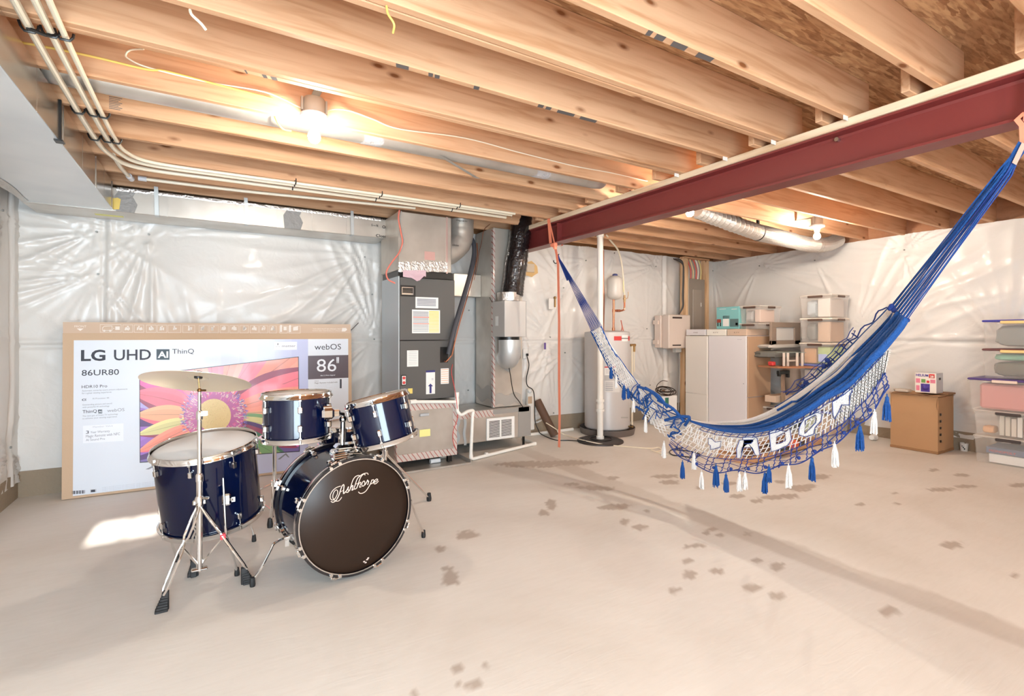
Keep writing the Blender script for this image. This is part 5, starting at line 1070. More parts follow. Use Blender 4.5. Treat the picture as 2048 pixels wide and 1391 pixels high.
# coil of antenna wire on a small box
t = thing('cable_coil', 'loose coil of black cable piled on a small carton by the pine post', 'cable', tuple(at(1330,785,Y=4.9)))
cp_ = at(1329,781,Y=4.85); b = MB(); r = random.Random(9)
for k in range(5):
    ra = .11+.03*r.random(); o_ = V((.03*r.uniform(-1,1),.03*r.uniform(-1,1),.03*r.uniform(-1,1))); tl = r.uniform(-.35,.35)
    b.tube([cp_+o_+V((ra*math.cos(q)*1.25, ra*math.sin(q)*.6, ra*math.sin(q)*(.35+tl*.5))) for q in [2*PI*j/28 for j in range(28)]], .006, 6, closed=True)
b.tube(smoothline([cp_+V((-.14,0,.0)),cp_+V((-.15,0,.08)),cp_+V((-.05,0,.14)),cp_+V((.06,0,.13))],5),.005,6); b.tube(smoothline([cp_+V((-.1,-.05,-.04)),cp_+V((.0,-.06,-.07)),cp_+V((.1,-.06,-.12))],5),.005,6)
build('loops', b, mat('coil_black',(52,36,26),.4), t, True); b = MB(); b.ball(cp_+V((0,.02,-.0)),.07,12,sz=.45); build('reel', b, CHROME, t, True)
t = thing('small_carton', 'small white and green carton on the floor by the pine post', 'carton', tuple(at(1330,835,Z=0))); q = at(1330,838,Z=0); zt = cp_.z-.06; b = MB(); b.rbox((cp_.x-.16,cp_.y-.1,.0),(cp_.x+.14,cp_.y+.12,zt),.004); build('box_body', b, PAPER, t); b = MB(); b.box((cp_.x-.1,cp_.y-.102,zt-.12),(cp_.x-.03,cp_.y-.1,zt-.02)); build('green_label', b, mat('green_label',(40,110,90),.5), t)
# ================================================================ hammock slung under the beam
def HX(p, x=3.0): return at(p[0], p[1], X=x)
def path(pts, n):
    # resample a pixel polyline (Catmull-Rom) to n points
    P = [V((a, c, 0)) for a, c in pts]; L_ = smoothline(P, 8); d = [0]
    for i in range(1, len(L_)): d.append(d[-1]+(L_[i]-L_[i-1]).length)
    out = []; j = 0
    for k in range(n):
        s = d[-1]*k/(n-1)
        while j < len(d)-2 and d[j+1] < s: j += 1
        f = (s-d[j])/max(1e-9, d[j+1]-d[j]); out.append(L_[j].lerp(L_[j+1], f))
    return out
ham = thing('hammock', 'blue and white cord hammock with crocheted fringe and tassels slung beneath the beam', 'hammock', (3.0, 2.4, .6))
U = path([(1372,838),(1410,843),(1450,842),(1500,836),(1560,809),(1620,768),(1660,735),(1695,700),(1730,665),(1760,635),(1783,610)], 60)
Lw = path([(1385,843),(1415,854),(1450,862),(1505,864),(1560,852),(1620,820),(1655,795),(1700,769),(1745,722),(1768,700),(1800,662),(1814,640)], 60)
b = MB(); folds = [(.0,1,.35),(.10,0,.9),(.22,0,.9),(.30,1,.3),(.38,0,.9),(.47,1,.8),(.55,1,.8),(.62,0,.25),(.68,1,.95),(.78,1,.95),(.88,1,.9),(.97,1,.7)]
rr = random.Random(2)
for (t_, m_, w_) in folds:
    pts = []; rad = []
    for i in range(60):
        s = i/59; left = max(0, 1-s*3.2)
        tt = t_
        if s < .45 and t_ < .45 and m_ == 1: tt = t_*.6
        p = U[i].lerp(Lw[i], tt); gap = (Lw[i]-U[i]).length
        x = 3.13-.30*t_-.05*math.sin(PI*s)-(.03 if int(t_*11)%2 else 0)+.012*math.sin(s*14+t_*20)
        q = HX(p, x); pts.append(q)
        d_ = q.length; rad.append(max(.005, gap*.001*3.4*.062*w_*(1+.12*math.sin(s*30+t_*9))+.004))
    if m_ == 1 and t_ < .35: pts = pts[22:]; rad = rad[22:]
    b.tube(pts, rad, 10, m_)
# fine ridges of the weave over the folds
for k in range(0):
    t_ = k/45; pts = [HX(U[i].lerp(Lw[i], min(1, t_+.006*math.sin(i*.9+k))), 3.11-.30*t_-.05*math.sin(PI*i/59)-.012) for i in range(0, 60, 1)]
    m_ = 0 if t_ < .42 or .6 < t_ < .64 else 1
    b.tube(pts, .0035, 5, m_)
b.grid([[HX(U[i].lerp(Lw[i], j/6), 3.15-.30*j/6-.04*math.sin(PI*i/59)) for i in range(60)] for j in range(7)], 0, mf=lambda j, i: 0 if j < 2.6 else 2)
build('bed_fabric', b, [CWHITE, CBLUE, CBLUED], ham, True, 60)
# left part of the bed: white netting with a blue border, narrowing toward the left cords
Lb = path([(1183,662),(1196,688),(1214,725),(1235,762),(1262,796),(1290,832),(1318,862),(1345,884)], 44)
Rb = path([(1204,652),(1222,690),(1250,732),(1280,772),(1305,800),(1330,818),(1358,832),(1384,843)], 44)
b = MB()
for i in range(0, 43):
    for j in range(7):
        a, c = (j+(i%2)*.5)/7.5, (j+((i+1)%2)*.5)/7.5
        b.tube([HX(Lb[i].lerp(Rb[i], a), 2.93+.02*math.sin(i)), HX(Lb[i+1].lerp(Rb[i+1], c), 2.93)], .0032, 4)
        c2 = (j+((i+1)%2)*.5)/7.5+(.13 if i%2 == 0 else -.13)*0
        if j < 6: b.tube([HX(Lb[i].lerp(Rb[i], (j+1+(i%2)*.5)/7.5 if i%2==0 else a), 2.93), HX(Lb[i+1].lerp(Rb[i+1], c if i%2==0 else (j+1)/7.5), 2.93)], .0032, 4)
for k, (t_, r_b) in enumerate(((.6,.012),(.72,.013),(.84,.012),(.94,.01))):
    b.tube([HX(Lb[i].lerp(Rb[i], t_+.03*math.sin(i*.5+k)), 3.02) for i in range(0 if k else 4, 44)], [r_b*(.6+.6*math.sin(PI*i/44)) for i in range(0 if k else 4, 44)], 8)
build('white_netting', b, CWHITE, ham, True)
b = MB()
for k, (t_, r_b, i1) in enumerate(((.02,.012,26),(.12,.012,24),(.2,.009,18),(.9,.006,12))):
    b.tube([HX(Lb[i].lerp(Rb[i], t_), 2.95) for i in range(0, i1)], [r_b*(1-.6*i/i1)+.003 for i in range(0, i1)], 8)
for k in range(26):                                # blue crochet tangles where the net meets the bed
    i = rr.randint(22, 42); p = Lb[i].lerp(Rb[i], rr.uniform(.05, 1)); q = [V((p.x+rr.uniform(-16,16), p.y+rr.uniform(-14,14), 0)) for _ in range(4)]
    b.tube(smoothline([HX(v, 2.9+rr.uniform(-.03,.03)) for v in q], 4), rr.choice((.0025,.0035,.006)), 5)
for a, c in (((1275,772),(1320,800)), ((1290,775),(1335,815)), ((1316,800),(1368,842)), ((1330,840),(1378,833)), ((1378,833),(1370,850))):
    b.tube(smoothline([HX(a, 2.9), HX(((a[0]+c[0])/2+4, (a[1]+c[1])/2-4), 2.89), HX(c, 2.9)], 4), .011, 7)
for k in range(3): b.tube([HX(Lb[i].lerp(Rb[i], 1.0+.015*math.sin(i+k)), 2.95) for i in range(10, 44)], .0028, 5)
build('blue_border', b, CBLUE, ham, True)
# crocheted fringe
C_ = path([(1342,878),(1375,900),(1410,912),(1450,917),(1490,918),(1530,914),(1570,903),(1610,888),(1650,868),(1690,843),(1715,815),(1740,790),(1770,745)], 90)
Tp = path([(1385,846),(1415,857),(1450,865),(1505,868),(1560,855),(1620,823),(1655,798),(1700,772),(1745,725),(1768,702),(1782,700)], 90)
Bt = path([(1338,888),(1365,915),(1400,936),(1450,943),(1500,943),(1545,938),(1590,925),(1640,905),(1690,870),(1725,845),(1750,815),(1778,775)], 90)
FXN = 2.84
b = MB()
for i in range(0, 89):
    rows = 6 if i < 62 else 11
    for j in range(rows):
        a, c = j/rows, (j+.5)/rows
        b.tube([HX(Tp[i].lerp(C_[i], a+.1*math.sin(i*.7)/rows), FXN), HX(Tp[i+1].lerp(C_[i+1], a+.1*math.sin((i+1)*.7)/rows), FXN)], .0026, 4)
        if i % 2 == 0 and j == 0: b.tube([HX(Tp[i].lerp(C_[i], q/6)+V((.6*(-1)**q,0,0)), FXN) for q in range(7)], .0026, 4)
        if i > 60: b.tube([HX(Tp[i].lerp(C_[i], a), FXN), HX(Tp[i].lerp(C_[i], a+1/rows), FXN)], .0026, 4)
for i in range(0, 26, 1):                           # dense white bunching at the left end
    b.tube([HX(Tp[i].lerp(C_[i], rr.random()*.3), FXN), HX(Tp[min(i+3,89)].lerp(C_[min(i+3,89)], .5+.5*rr.random()), FXN)], .003, 4)
LETS = []
def lets(sc_, ox, oy, outer, hole=None):
    f = lambda P: [(ox+x/sc_, oy+y/sc_) for x, y in P]; LETS.append((f(outer), f(hole) if hole else None))
lets(7.727,1440,780,[(260,1050),(255,900),(300,770),(350,765),(355,715),(520,700),(575,745),(600,880),(618,1000),(548,1005),(500,890),(345,890),(330,1000),(318,1050)],[(365,770),(510,765),(480,820),(380,825)])
lets(7.727,1440,780,[(765,620),(900,610),(1020,640),(1080,590),(1105,760),(1050,850),(900,920),(790,950),(780,850),(770,760)],[(880,720),(1000,650),(1010,780),(870,830)])
lets(7.727,1440,780,[(1250,520),(1310,425),(1500,340),(1580,370),(1560,480),(1470,580),(1450,680),(1320,720),(1220,690),(1220,600)],[(1320,470),(1480,380),(1480,500),(1310,670)])
lets(6.956,1620,700,[(310,720),(380,680),(500,560),(560,520),(590,560),(550,640),(550,760),(440,760),(400,860),(340,960),(320,900)])
lets(7.727,1320,820,[(745,430),(800,440),(850,490),(945,480),(930,570),(830,600),(780,605),(780,545),(745,520)])
for outer, hole in LETS:
    P3 = [HX(p, FXN-.004) for p in outer]
    if hole:                                        # fill between outline and hole with a strip
        n_ = 28; po = path(outer+[outer[0]], n_); ph = path(hole+[hole[0]], n_)
        hc = V((sum(p[0] for p in hole)/len(hole), sum(p[1] for p in hole)/len(hole), 0)); oa = math.atan2(po[0].y-hc.y, po[0].x-hc.x)
        k0 = min(range(n_-1), key=lambda k: abs((math.atan2(ph[k].y-hc.y, ph[k].x-hc.x)-oa+PI) % (2*PI)-PI)); ph = [ph[(k0+k) % (n_-1)] for k in range(n_)]
        if sum((po[k].x*po[k+1].y-po[k+1].x*po[k].y) for k in range(n_-1))*sum((ph[k].x*ph[(k+1)%n_].y-ph[(k+1)%n_].x*ph[k].y) for k in range(n_-2)) < 0: ph = ph[::-1]
        b.grid([[HX(q, FXN-.004) for q in po], [HX(q, FXN-.004) for q in ph]])
    else: b.poly(P3)
build('white_fringe_net', b, CWHITE, ham)
b = MB()
for outer, hole in LETS:
    b.tube([HX(p, FXN-.008) for p in outer], .0021, 5, closed=True)
    if hole: b.tube([HX(p, FXN-.008) for p in hole], .0021, 5, closed=True)
for off_ in (.02, .12): b.tube([HX(Tp[i].lerp(C_[i], off_+.012*math.sin(i*1.3)), FXN-.004) for i in range(4, 88)], .002, 5)
for i in range(4, 88, 3): b.tube([HX(Tp[i].lerp(C_[i], -.06), FXN-.004), HX(Tp[i].lerp(C_[i], .13), FXN-.004)], .0022, 4)
b.tube([HX(C_[i], FXN-.006) for i in range(90)], .0024, 5)
for i in range(0, 90, 3): b.tube([HX(C_[i], FXN-.006), HX(C_[i].lerp(Tp[i], .16), FXN-.006)], .002, 4)
for k in range(4):                                  # lacing below the white band
    b.tube([HX(C_[i].lerp(Bt[i], .25+.22*k+.16*math.sin(i*.42+k*1.9)), FXN-.006+.01*k) for i in range(90)], .0019, 4)
b.tube([HX(Bt[i]+V((0, 4*math.sin(i*.42), 0)), FXN-.006) for i in range(90)], .0035, 5)
for i in range(3, 90, 6):
    for dx in (0, 2):
        if i+dx < 90: b.tube([HX(C_[i+dx].lerp(Bt[i+dx], j/7)+V((1.2*(-1)**j, 0, 0)), FXN-.01) for j in range(8)], .003, 5)
for i in range(6, 84, 6): b.ball(HX(C_[i].lerp(Bt[i], .75), FXN-.01), .011, 8)
for k in range(3):                                  # loose blue outer lace at the upper right edge
    b.tube([HX(U[i]+V((-6-5*k+3*math.sin(i*1.1+k), -5-4*k+3*math.cos(i*1.3+k), 0)), 3.14) for i in range(26, 59 if k == 0 else 50)], .0024 if k else .004, 5)
for i in range(30, 50, 2): b.tube([HX(U[i]+V((2,2,0)), 3.12), HX(U[i]+V((-14+rr.uniform(-3,3), -10, 0)), 3.14)], .004, 5)
for p in ((1655,720),(1660,728),(1648,732),(1612,765),(1606,772)): b.ball(HX(p, 3.12), .016, 8)
build('blue_crochet_edge', b, CBLUED, ham, True)
# tassels
def tassel(px, py, py2, blue, x=FXN-.01):
    top = HX((px, py), x); L_ = (top-HX((px, py2), x)).length; b = MB(); r = random.Random(int(px)); m_ = 0
    b.ball(top-BZ*.008, .009, 8, m_); b.tube([top+BZ*.012, top], .003, 5, m_); b.tube([top-BZ*.012, top-BZ*.022], [.008,.009], 8)
    for k in range(26):
        q = r.uniform(0, 2*PI); ra = .021*math.sqrt(r.random())*L_/.14; l2 = L_*r.uniform(.86, 1.02)
        b.tube([top-BZ*.014+V((.004*math.cos(q),.004*math.sin(q),0)), top-BZ*l2*.45+V((ra*.75*math.cos(q),ra*.75*math.sin(q),0)), top-BZ*l2+V((ra*math.cos(q),ra*math.sin(q),0))], [.0035,.0036,.0026], 4)
    build('tassel', b, CBLUE if blue else CWHITE, ham)
for a in ((1365,923,957,1),(1432,930,973,1),(1452,948,984,1),(1530,945,987,1),(1538,932,965,1),(1624,914,962,1),(1720,851,902,1),(1774,792,842,1),(1222,734,757,1),(1248,770,799,1),(1256,776,797,1),
          (1403,943,978,0),(1388,905,938,0),(1479,947,982,0),(1490,945,978,0),(1577,930,975,0),(1669,886,934,0),(1749,822,868,0),(1232,752,776,0),(1267,800,824,0),(1291,832,864,0),(1328,884,915,0)):
    tassel(*a)
# suspension cords
KL = HX((1116,512), 3.0); KR = HX((2046,288), 3.0)
for k in range(16):
    f = k/15; e = HX(Lb[0].lerp(Rb[0], f), 2.93+.14*((k*7)%16)/15); m = KL.lerp(e, .5)+V((.012*math.sin(k*2.1), 0, .0))
    b = MB(); b.tube([KL, KL.lerp(e,.12)+V((.004*math.cos(k),0,.003*math.sin(k))), m, e], [.003,.0036,.0026,.0024], 5); build('suspension_cord', b, CBLUED, ham, True)
for k in range(22):
    f = (k//3)/7+.035*(k%3); e = HX(U[-1].lerp(Lw[-1], f), 3.08-.2*f+.05*math.sin(k*3)); j_ = HX((2004+18*f, 335+16*f), 3.0)+V((.02*math.sin(k*2.4),0,0))
    b = MB(); b.tube([KR+V((.008*math.cos(k),0,0)), j_, e.lerp(j_, .5)+V((.008*math.sin(k*1.7),0,0)), e], [.005,.0036,(.0022,.0034,.0026)[k%3],(.0022,.0034,.0026)[k%3]], 5); build('suspension_cord', b, CBLUE if k % 3 else CBLUED, ham, True)
b = MB(); b.grid([[HX((2046-62*s+wx*(1-.45*s)*1.0, 286+98*s+wy*(1-.45*s)), 2.985) for (wx, wy) in ((-9,-4),(-3,-1),(5,3),(12,6))] for s in [i/10 for i in range(11)]]); build('woven_end', b, CBLUE, ham, True)
b = MB(); b.poly([HX(p, 2.975) for p in ((2024,325),(2033,330),(2052,290),(2044,284))]); build('stitched_tag', b, mat('peach_tag', (226,176,160), .7), ham)
b = MB()
for p in ((1783,612),(1788,620),(1795,627),(1803,634),(1810,640),(1780,616)): b.ball(HX(p, 2.98), .014, 8)
b.ball(HX((1815,640),2.95), .012, 8); build('end_knots', b, CBLUED, ham, True)
b = MB(); b.tube([KL+V((0,0,.015)), KL, KL+(HX((1135,560),3.0)-KL)], [.008,.011,.009], 8); build('eye_loop', b, CBLUED, ham, True)
# orange webbing straps and the hook
def strip(b, pts, w, ax_=V((0,1,0))):
    b.grid([[p-ax_*w/2, p+ax_*w/2] for p in pts]); b.grid([[p+ax_*w/2+V((.002,0,0)), p-ax_*w/2+V((.002,0,0))] for p in pts])
t = thing('ratchet_strap', 'orange webbing strap looped over the beam with a long tail hanging to the floor', 'strap', tuple(HX((1100,445),2.94)))
b = MB(); top = HX((1097,441),2.93); kn = HX((1109,489),2.94); strip(b, [top+V((.0,0,.02)), HX((1101,486),2.93)], .045); strip(b, [HX((1099,443),2.925), kn+V((0,0,.01))], .02); strip(b, [V((2.93,top.y,2.43)), V((3.1,top.y,2.43)), V((3.1,top.y,2.17)), V((3.0,top.y,2.16)), V((2.935,top.y-.02,2.165)), kn], .03); build('strap_loop', b, ORG, t)
b = MB(); b.rbox(kn-V((.02,.03,.018)), kn+V((.02,.05,.018)), .008); b.ball(kn-V((0,.01,.03)), .022, 8); build('strap_knot', b, ORG, t)
b = MB(); strip(b, [kn, HX((1113,508),2.96), HX((1116,530),2.97), HX((1118,640),2.98), HX((1118,760),2.985), HX((1119,830),2.985), HX((1118,894),2.985)], .036); build('strap_tail', b, ORG, t)
b = MB(); s0 = HX((1115,512),2.98); pts = [HX(p, 2.98) for p in ((1118,508),(1114,511),(1113.5,516),(1115,520),(1114,525),(1110.5,526.5),(1107.5,523),(1107.5,520))]; b.tube(smoothline(pts,4), .0048, 8); tag(build('s_hook', b, BLK, smooth=True), 'small black steel S-hook at the hammock left end loop', 'hook')
t = thing('ratchet_strap', 'orange webbing strap wrapped under the beam at the right edge of the picture', 'strap', tuple(HX((2046,250),2.94)))
yk = HX((2066,250),2.94).y; b = MB(); strip(b, [V((2.935,yk,2.44)), V((2.935,yk,2.24)), V((2.925,yk+.01,2.19)), V((2.94,yk+.015,2.165)), V((3.09,yk,2.16)), V((3.1,yk,2.43))], .03); strip(b, [V((2.93,yk+.02,2.20)), V((2.925,yk+.045,2.175)), V((2.95,yk+.035,2.150)), KR], .02); build('strap_loop', b, ORG, t)
# ================================================================ stored goods in the right-hand corner
CLEAR = mat('clear_bin_plastic', (238,232,226), .12, alpha=.13, coat=.2)
CLEARL = mat('cloudy_lid_plastic', (240,232,222), .3, alpha=.5)
def tub(name, label, x0, y0, z0, x1, y1, z1, lid, cat='storage bin', taper=.03, handle=True, group=None, hcol=None, lidc=None, hx=None):
    # see-through bin: slightly tapered tub, rimmed lid, dark clips on its ends
    t = thing(name, label, cat, ((x0+x1)/2,(y0+y1)/2,z0), group); b = MB(); zt = z1-.022
    o = [(x0,y0),(x1,y0),(x1,y1),(x0,y1)]; cx_, cy_ = (x0+x1)/2, (y0+y1)/2
    def ring(f, z): return [V((cx_+(x-cx_)*f, cy_+(y-cy_)*f, z)) for x, y in o]
    A = ring(1-taper*2.2, z0+.002); B_ = ring(1-.012, zt); w_ = .006
    A2 = [V((cx_+(p.x-cx_)*.98, cy_+(p.y-cy_)*.98, z0+.008)) for p in A]; B2 = [V((cx_+(p.x-cx_)*.98, cy_+(p.y-cy_)*.98, zt)) for p in B_]
    for i in range(4): j = (i+1)%4; b.poly([A[i],A[j],B_[j],B_[i]]); b.poly([A2[j],A2[i],B2[i],B2[j]])
    b.poly(A[::-1]); R1 = ring(1.02, zt-.012); R2 = ring(1.02, zt)
    for i in range(4): j = (i+1)%4; b.poly([R1[i],R1[j],R2[j],R2[i]])
    build('tub', b, CLEAR, t)
    b = MB(); b.rbox((x0-.008,y0-.008,zt+.001),(x1+.008,y1+.008,z1), .008); build('lid', b, lid, t)
    if handle:
        hm = hcol or mat('dark_handle', (90,70,60), .5); b = MB()
        b.rbox((x0-.02,cy_-.09,zt-.016),(x0-.006,cy_+.09,zt+.012),.005); build('handle', b, hm, t)
        b = MB(); b.rbox((cx_-.08,y0-.02,zt-.016),(cx_+.08,y0-.006,zt+.012),.005); build('handle', b, hm, t)
    return t
def item(name, label, cat, a, c, m_, r=.01, group=None):
    b = MB(); b.rbox(a, c, r); return tag(build(name, b, m_), label, cat, group)
def cloth(name, label, a, c, m_, seed=1, cat='clothes', group=None):
    # lumpy folded textile filling box a..c
    b = MB(); P = []; a = V(a); c = V(c); n_ = 12
    o = (a+c)/2; h = (c-a)/2; vs = []
    for i in range(n_+1):
        row = []
        for j in range(20):
            u_ = PI*i/n_; q = 2*PI*j/20; d_ = V((math.sin(u_)*math.cos(q), math.sin(u_)*math.sin(q), -math.cos(u_)))
            d2 = V([math.copysign(abs(k)**.45, k) for k in d_]); f = .90+.12*noise.noise(d_*2.6+V((seed*3.1,0,0)))+.04*noise.noise(d_*9+V((seed,0,0)))
            row.append(o+V((d2.x*h.x*f, d2.y*h.y*f, d2.z*h.z*f)))
        P.append(row+[row[0]])
    b.grid(P); return tag(build(name, b, m_, smooth=True), label, cat, group)
# two tall white cabinets
CABW = mat('cabinet_white', (226,222,224), .35); CABC = mat('cabinet_cream', (228,222,214), .4); CABT = mat('cabinet_tan_door', (190,156,126), .45)
t = thing('tall_cabinet', 'tall white appliance cabinet with tan doors facing the bins', 'cabinet', (6.2,4.25,0))
b = MB(); b.rbox((5.965,3.985,.02),(6.475,4.565,1.236),.006); build('body', b, CABW, t)
for z0, z1 in ((.03,.43),(.438,1.23)):
    b = MB(); b.rbox((5.972,3.965,z0),(6.47,3.983,z1),.004); build('door', b, CABT, t)
b = MB(); a_ = at(1476,678,X=5.963); b.text('ooo', at(1475,679,X=5.9635), V((0,-1,0)), BZ, w=.06, h=.012); build('badge', b, LINK, t)
b = MB(); p = at(1487,767,X=5.963); b.cyl(p, p-V((.003,0,0)), .006, 8); build('screw_cap', b, LINK, t)
t = thing('tall_cabinet', 'tall cream appliance cabinet nearest the electrical panel corner', 'cabinet', (6.2,4.75,0))
b = MB(); b.rbox((5.965,4.575,.02),(6.48,4.955,1.232),.006); build('body', b, CABC, t)
for z0, z1 in ((.03,.40),(.41,1.228)):
    b = MB(); b.rbox((5.955,4.58,z0),(5.9645,4.95,z1),.003); build('door', b, CABC, t)
# three flat lids / cartons on top
for (xa, ya, xc, yc, m_, lab, tx) in ((5.97,4.62,6.42,4.95,CABW,'flat white carton on the cream cabinet, leftmost of three','WWANK'),(5.972,4.30,6.42,4.60,mat('carton_white2',(240,236,226),.5),'flat white carton on the cabinets, middle of three','KYY'),(5.98,3.99,6.47,4.28,CARDP,'flat tan carton on the white cabinet, rightmost of three','KYY')):
    t = thing('flat_carton', lab, 'carton', ((xa+xc)/2,(ya+yc)/2,1.24), 'flat cartons on the cabinets'); b = MB(); b.rbox((xa,ya,1.240),(xc,yc,1.325),.004); build('box_body', b, m_, t)
    b = MB(); b.text(tx, V((xa-.001,(ya+yc)/2+.04,1.27)), V((0,-1,0)), BZ, w=.08, h=.02); build('print', b, mat('print_brown',(120,96,90),.6), t)
# teal printed carton
t = thing('teal_carton', 'teal printed carton with furniture pictures standing on the flat white carton', 'carton', (6.15,4.4,1.33))
X_ = 6.02; ca = at(1433,654,X=X_); cb = at(1478,612,X=X_); TE = mat('teal_print',(126,186,186),.5); b = MB(); b.rbox((X_,cb.y,1.33),(X_+.16,ca.y,cb.z),.003); build('box_body', b, TE, t)
b = MB()
def tr(x0,y0,x1,y1,m_=0): 
    a=at(x0,y1,X=X_-.001); c=at(x1,y0,X=X_-.001); b.box((X_-.003,c.y,a.z),(X_-.001,a.y,c.z),m_)
tr(1434,638,1442,645,0); tr(1435,645,1437,652,1); tr(1440,645,1442,652,1); tr(1446,637,1458,652,2); tr(1446,631,1459,632,1)
for k in range(5): tr(1446+2.8*k,632,1447+2.8*k,637,1)
tr(1460,637,1477,653,3); tr(1471,645,1476,650,2); tr(1439,617,1452,618.5,2); tr(1463,617,1474,618.5,2)
build('printed_picture', b, [mat('print_red',(150,60,46),.5), BLK, PAPER, mat('print_greyteal',(92,118,118),.5)], t)
# clear bins above the cabinets
t = tub('storage_bin', 'clear bin on the tan flat carton, lower of the two there', 6.02,3.86,1.326,6.50,4.12,1.40, CLEARL, group='clear bins on the cabinets')
t = tub('storage_bin', 'clear bin of papers above the white cabinet, upper of the two there', 6.03,3.84,1.402,6.50,4.12,1.63, CLEARL, group='clear bins on the cabinets')
item('paper_stack','beige and pink papers inside the upper clear bin above the cabinet','papers',(6.10,3.88,1.412),(6.42,3.96,1.58),mat('pinkpaper',(222,196,180),.7))
cloth('cloth_bundle','white and grey bundle inside the upper clear bin above the cabinet',(6.08,3.98,1.412),(6.4,4.10,1.58),mat('greywhite',(190,186,182),.8),3)
# grey picture frame leaning behind, bags and table top
t = thing('grey_frame', 'grey rectangular frame leaning between cabinet and clear bins', 'frame', tuple(at(1570,700,Y=3.9)))
YF_ = 3.80; b = MB()
def fr_(x0,y0,x1,y1): a=at(x0,y1,Y=YF_); c=at(x1,y0,Y=YF_); b.rbox((a.x,YF_,a.z),(c.x,YF_+.03,c.z),.003)
fr_(1543,645,1601,654); fr_(1543,654,1553,690); fr_(1590,654,1601,690); fr_(1543,680,1601,690); build('surround', b, mat('frame_grey',(150,132,118),.55), t)
a_ = at(1553,680,Y=YF_+.02); c_ = at(1590,654,Y=YF_+.02); b = MB(); b.box((a_.x,YF_+.02,a_.z),(c_.x,YF_+.024,c_.z)); build('glazing', b, mat('frame_glass',(214,210,204),.15), t)
GP = mat('grey_fabric', (112,112,106), .8)
cloth('bagged_clothes','dark clothes in clear plastic bag behind the table, upper of two',at(1543,698,Y=3.75)+V((.0,0,0)),at(1582,686,Y=3.95)+V((.02,.1,0)),mat('bag_white',(200,194,186),.35),5,'bag')
cloth('bagged_clothes','dark clothes in clear plastic bag just above the table top',at(1543,718,Y=3.7),at(1580,698,Y=3.95)+V((0,.1,0)),GP,6,'bag')
t = thing('waste_bin', 'tall grey-brown waste bin behind the folding table', 'bin', tuple(at(1585,785,Y=3.75)))
b = MB(); q = at(1590,740,Y=3.85); b.lathe([(0,.25),(.11,.25),(.15,.98),(.16,1.0),(.15,1.0),(.0,.9)], 20, M=M4.Translation((q.x,3.85,0))); build('bin_body', b, mat('taupe_plastic',(166,146,130),.5), t, True); 
b = MB(); b.lathe([(0,0),(.13,0),(.13,.25),(0,.25)], 20, M=M4.Translation((q.x,3.85,0))); build('pedestal', b, GP, t, True)
t = thing('folding_table', 'narrow brown folding table edge beside the white cabinet', 'table', tuple(at(1560,760,Y=3.6)))
a_ = at(1543,731,Y=3.62); c_ = at(1638,737,Y=3.38); zt = at(1600,736,Y=3.45).z; b = MB(); b.prism([V((6.05,3.88,zt)),V((5.98,3.58,zt)),V((6.42,3.34,zt)),V((6.5,3.5,zt))],(0,0,.02)); build('table_top', b, mat('table_brown',(170,116,82),.5), t)
b = MB(); b.rbox(V((5.99,3.56,zt-.075)),V((6.22,3.60,zt-.03)),.005); b.rbox(V((6.0,3.56,zt-.10)),V((6.03,3.6,zt-.07)),.004); b.rbox(V((6.17,3.55,zt-.12)),V((6.2,3.59,zt-.07)),.004); build('apron_bar', b, BLK, t)
b = MB(); b.prism([V((6.13,3.60,zt-.03)),V((6.17,3.60,zt-.03)),V((6.20,3.60,0.0)),V((6.16,3.60,0.0))],(0,.03,0)); build('leg', b, mat('leg_taupe',(150,124,104),.5), t)
t = thing('white_rack', 'small white slatted rack standing on the folding table', 'rack', (6.25,3.5,zt+.02)); b = MB()
for x, y in ((6.12,3.58),(6.17,3.56),(6.27,3.50),(6.33,3.47)): b.rbox((x-.012,y-.012,zt+.022),(x+.012,y+.012,zt+.19),.003)
build('posts', b, mat('rack_cream',(222,208,194),.5), t)
b = MB(); b.prism([V((6.05,3.62,zt+.19)),V((6.36,3.44,zt+.19)),V((6.37,3.48,zt+.19)),V((6.07,3.66,zt+.19))],(0,0,.006)); build('glass_shelf', b, mat('green_glass',(150,160,150),.1), t)
b = MB(); b.rbox((6.13,3.53,zt+.08),(6.31,3.55,zt+.10),.003); build('rail', b, mat('rack_cream2',(222,208,194),.5), t)
cloth('red_cloth','small crumpled red cloth on the table beside the cabinet',(6.02,3.66,zt+.02),(6.10,3.74,zt+.08),REDP,8,'cloth')
t = tub('storage_bin','grey low bin on the floor behind the table leg', 6.3,3.66,.0,6.62,3.98,.30, mat('white_rim',(222,214,204),.5)); cloth('cloth_bundle','dark grey cloth inside the low bin behind the table leg',(6.33,3.69,.01),(6.59,3.94,.27),GP,9)
item('woven_basket','pale striped basket of papers behind the hammock at the table leg','basket',at(1552,802,Y=3.66)+V((0,0,-.02)),at(1585,788,Y=3.66)+V((0,.15,0)),CARDP,.004)
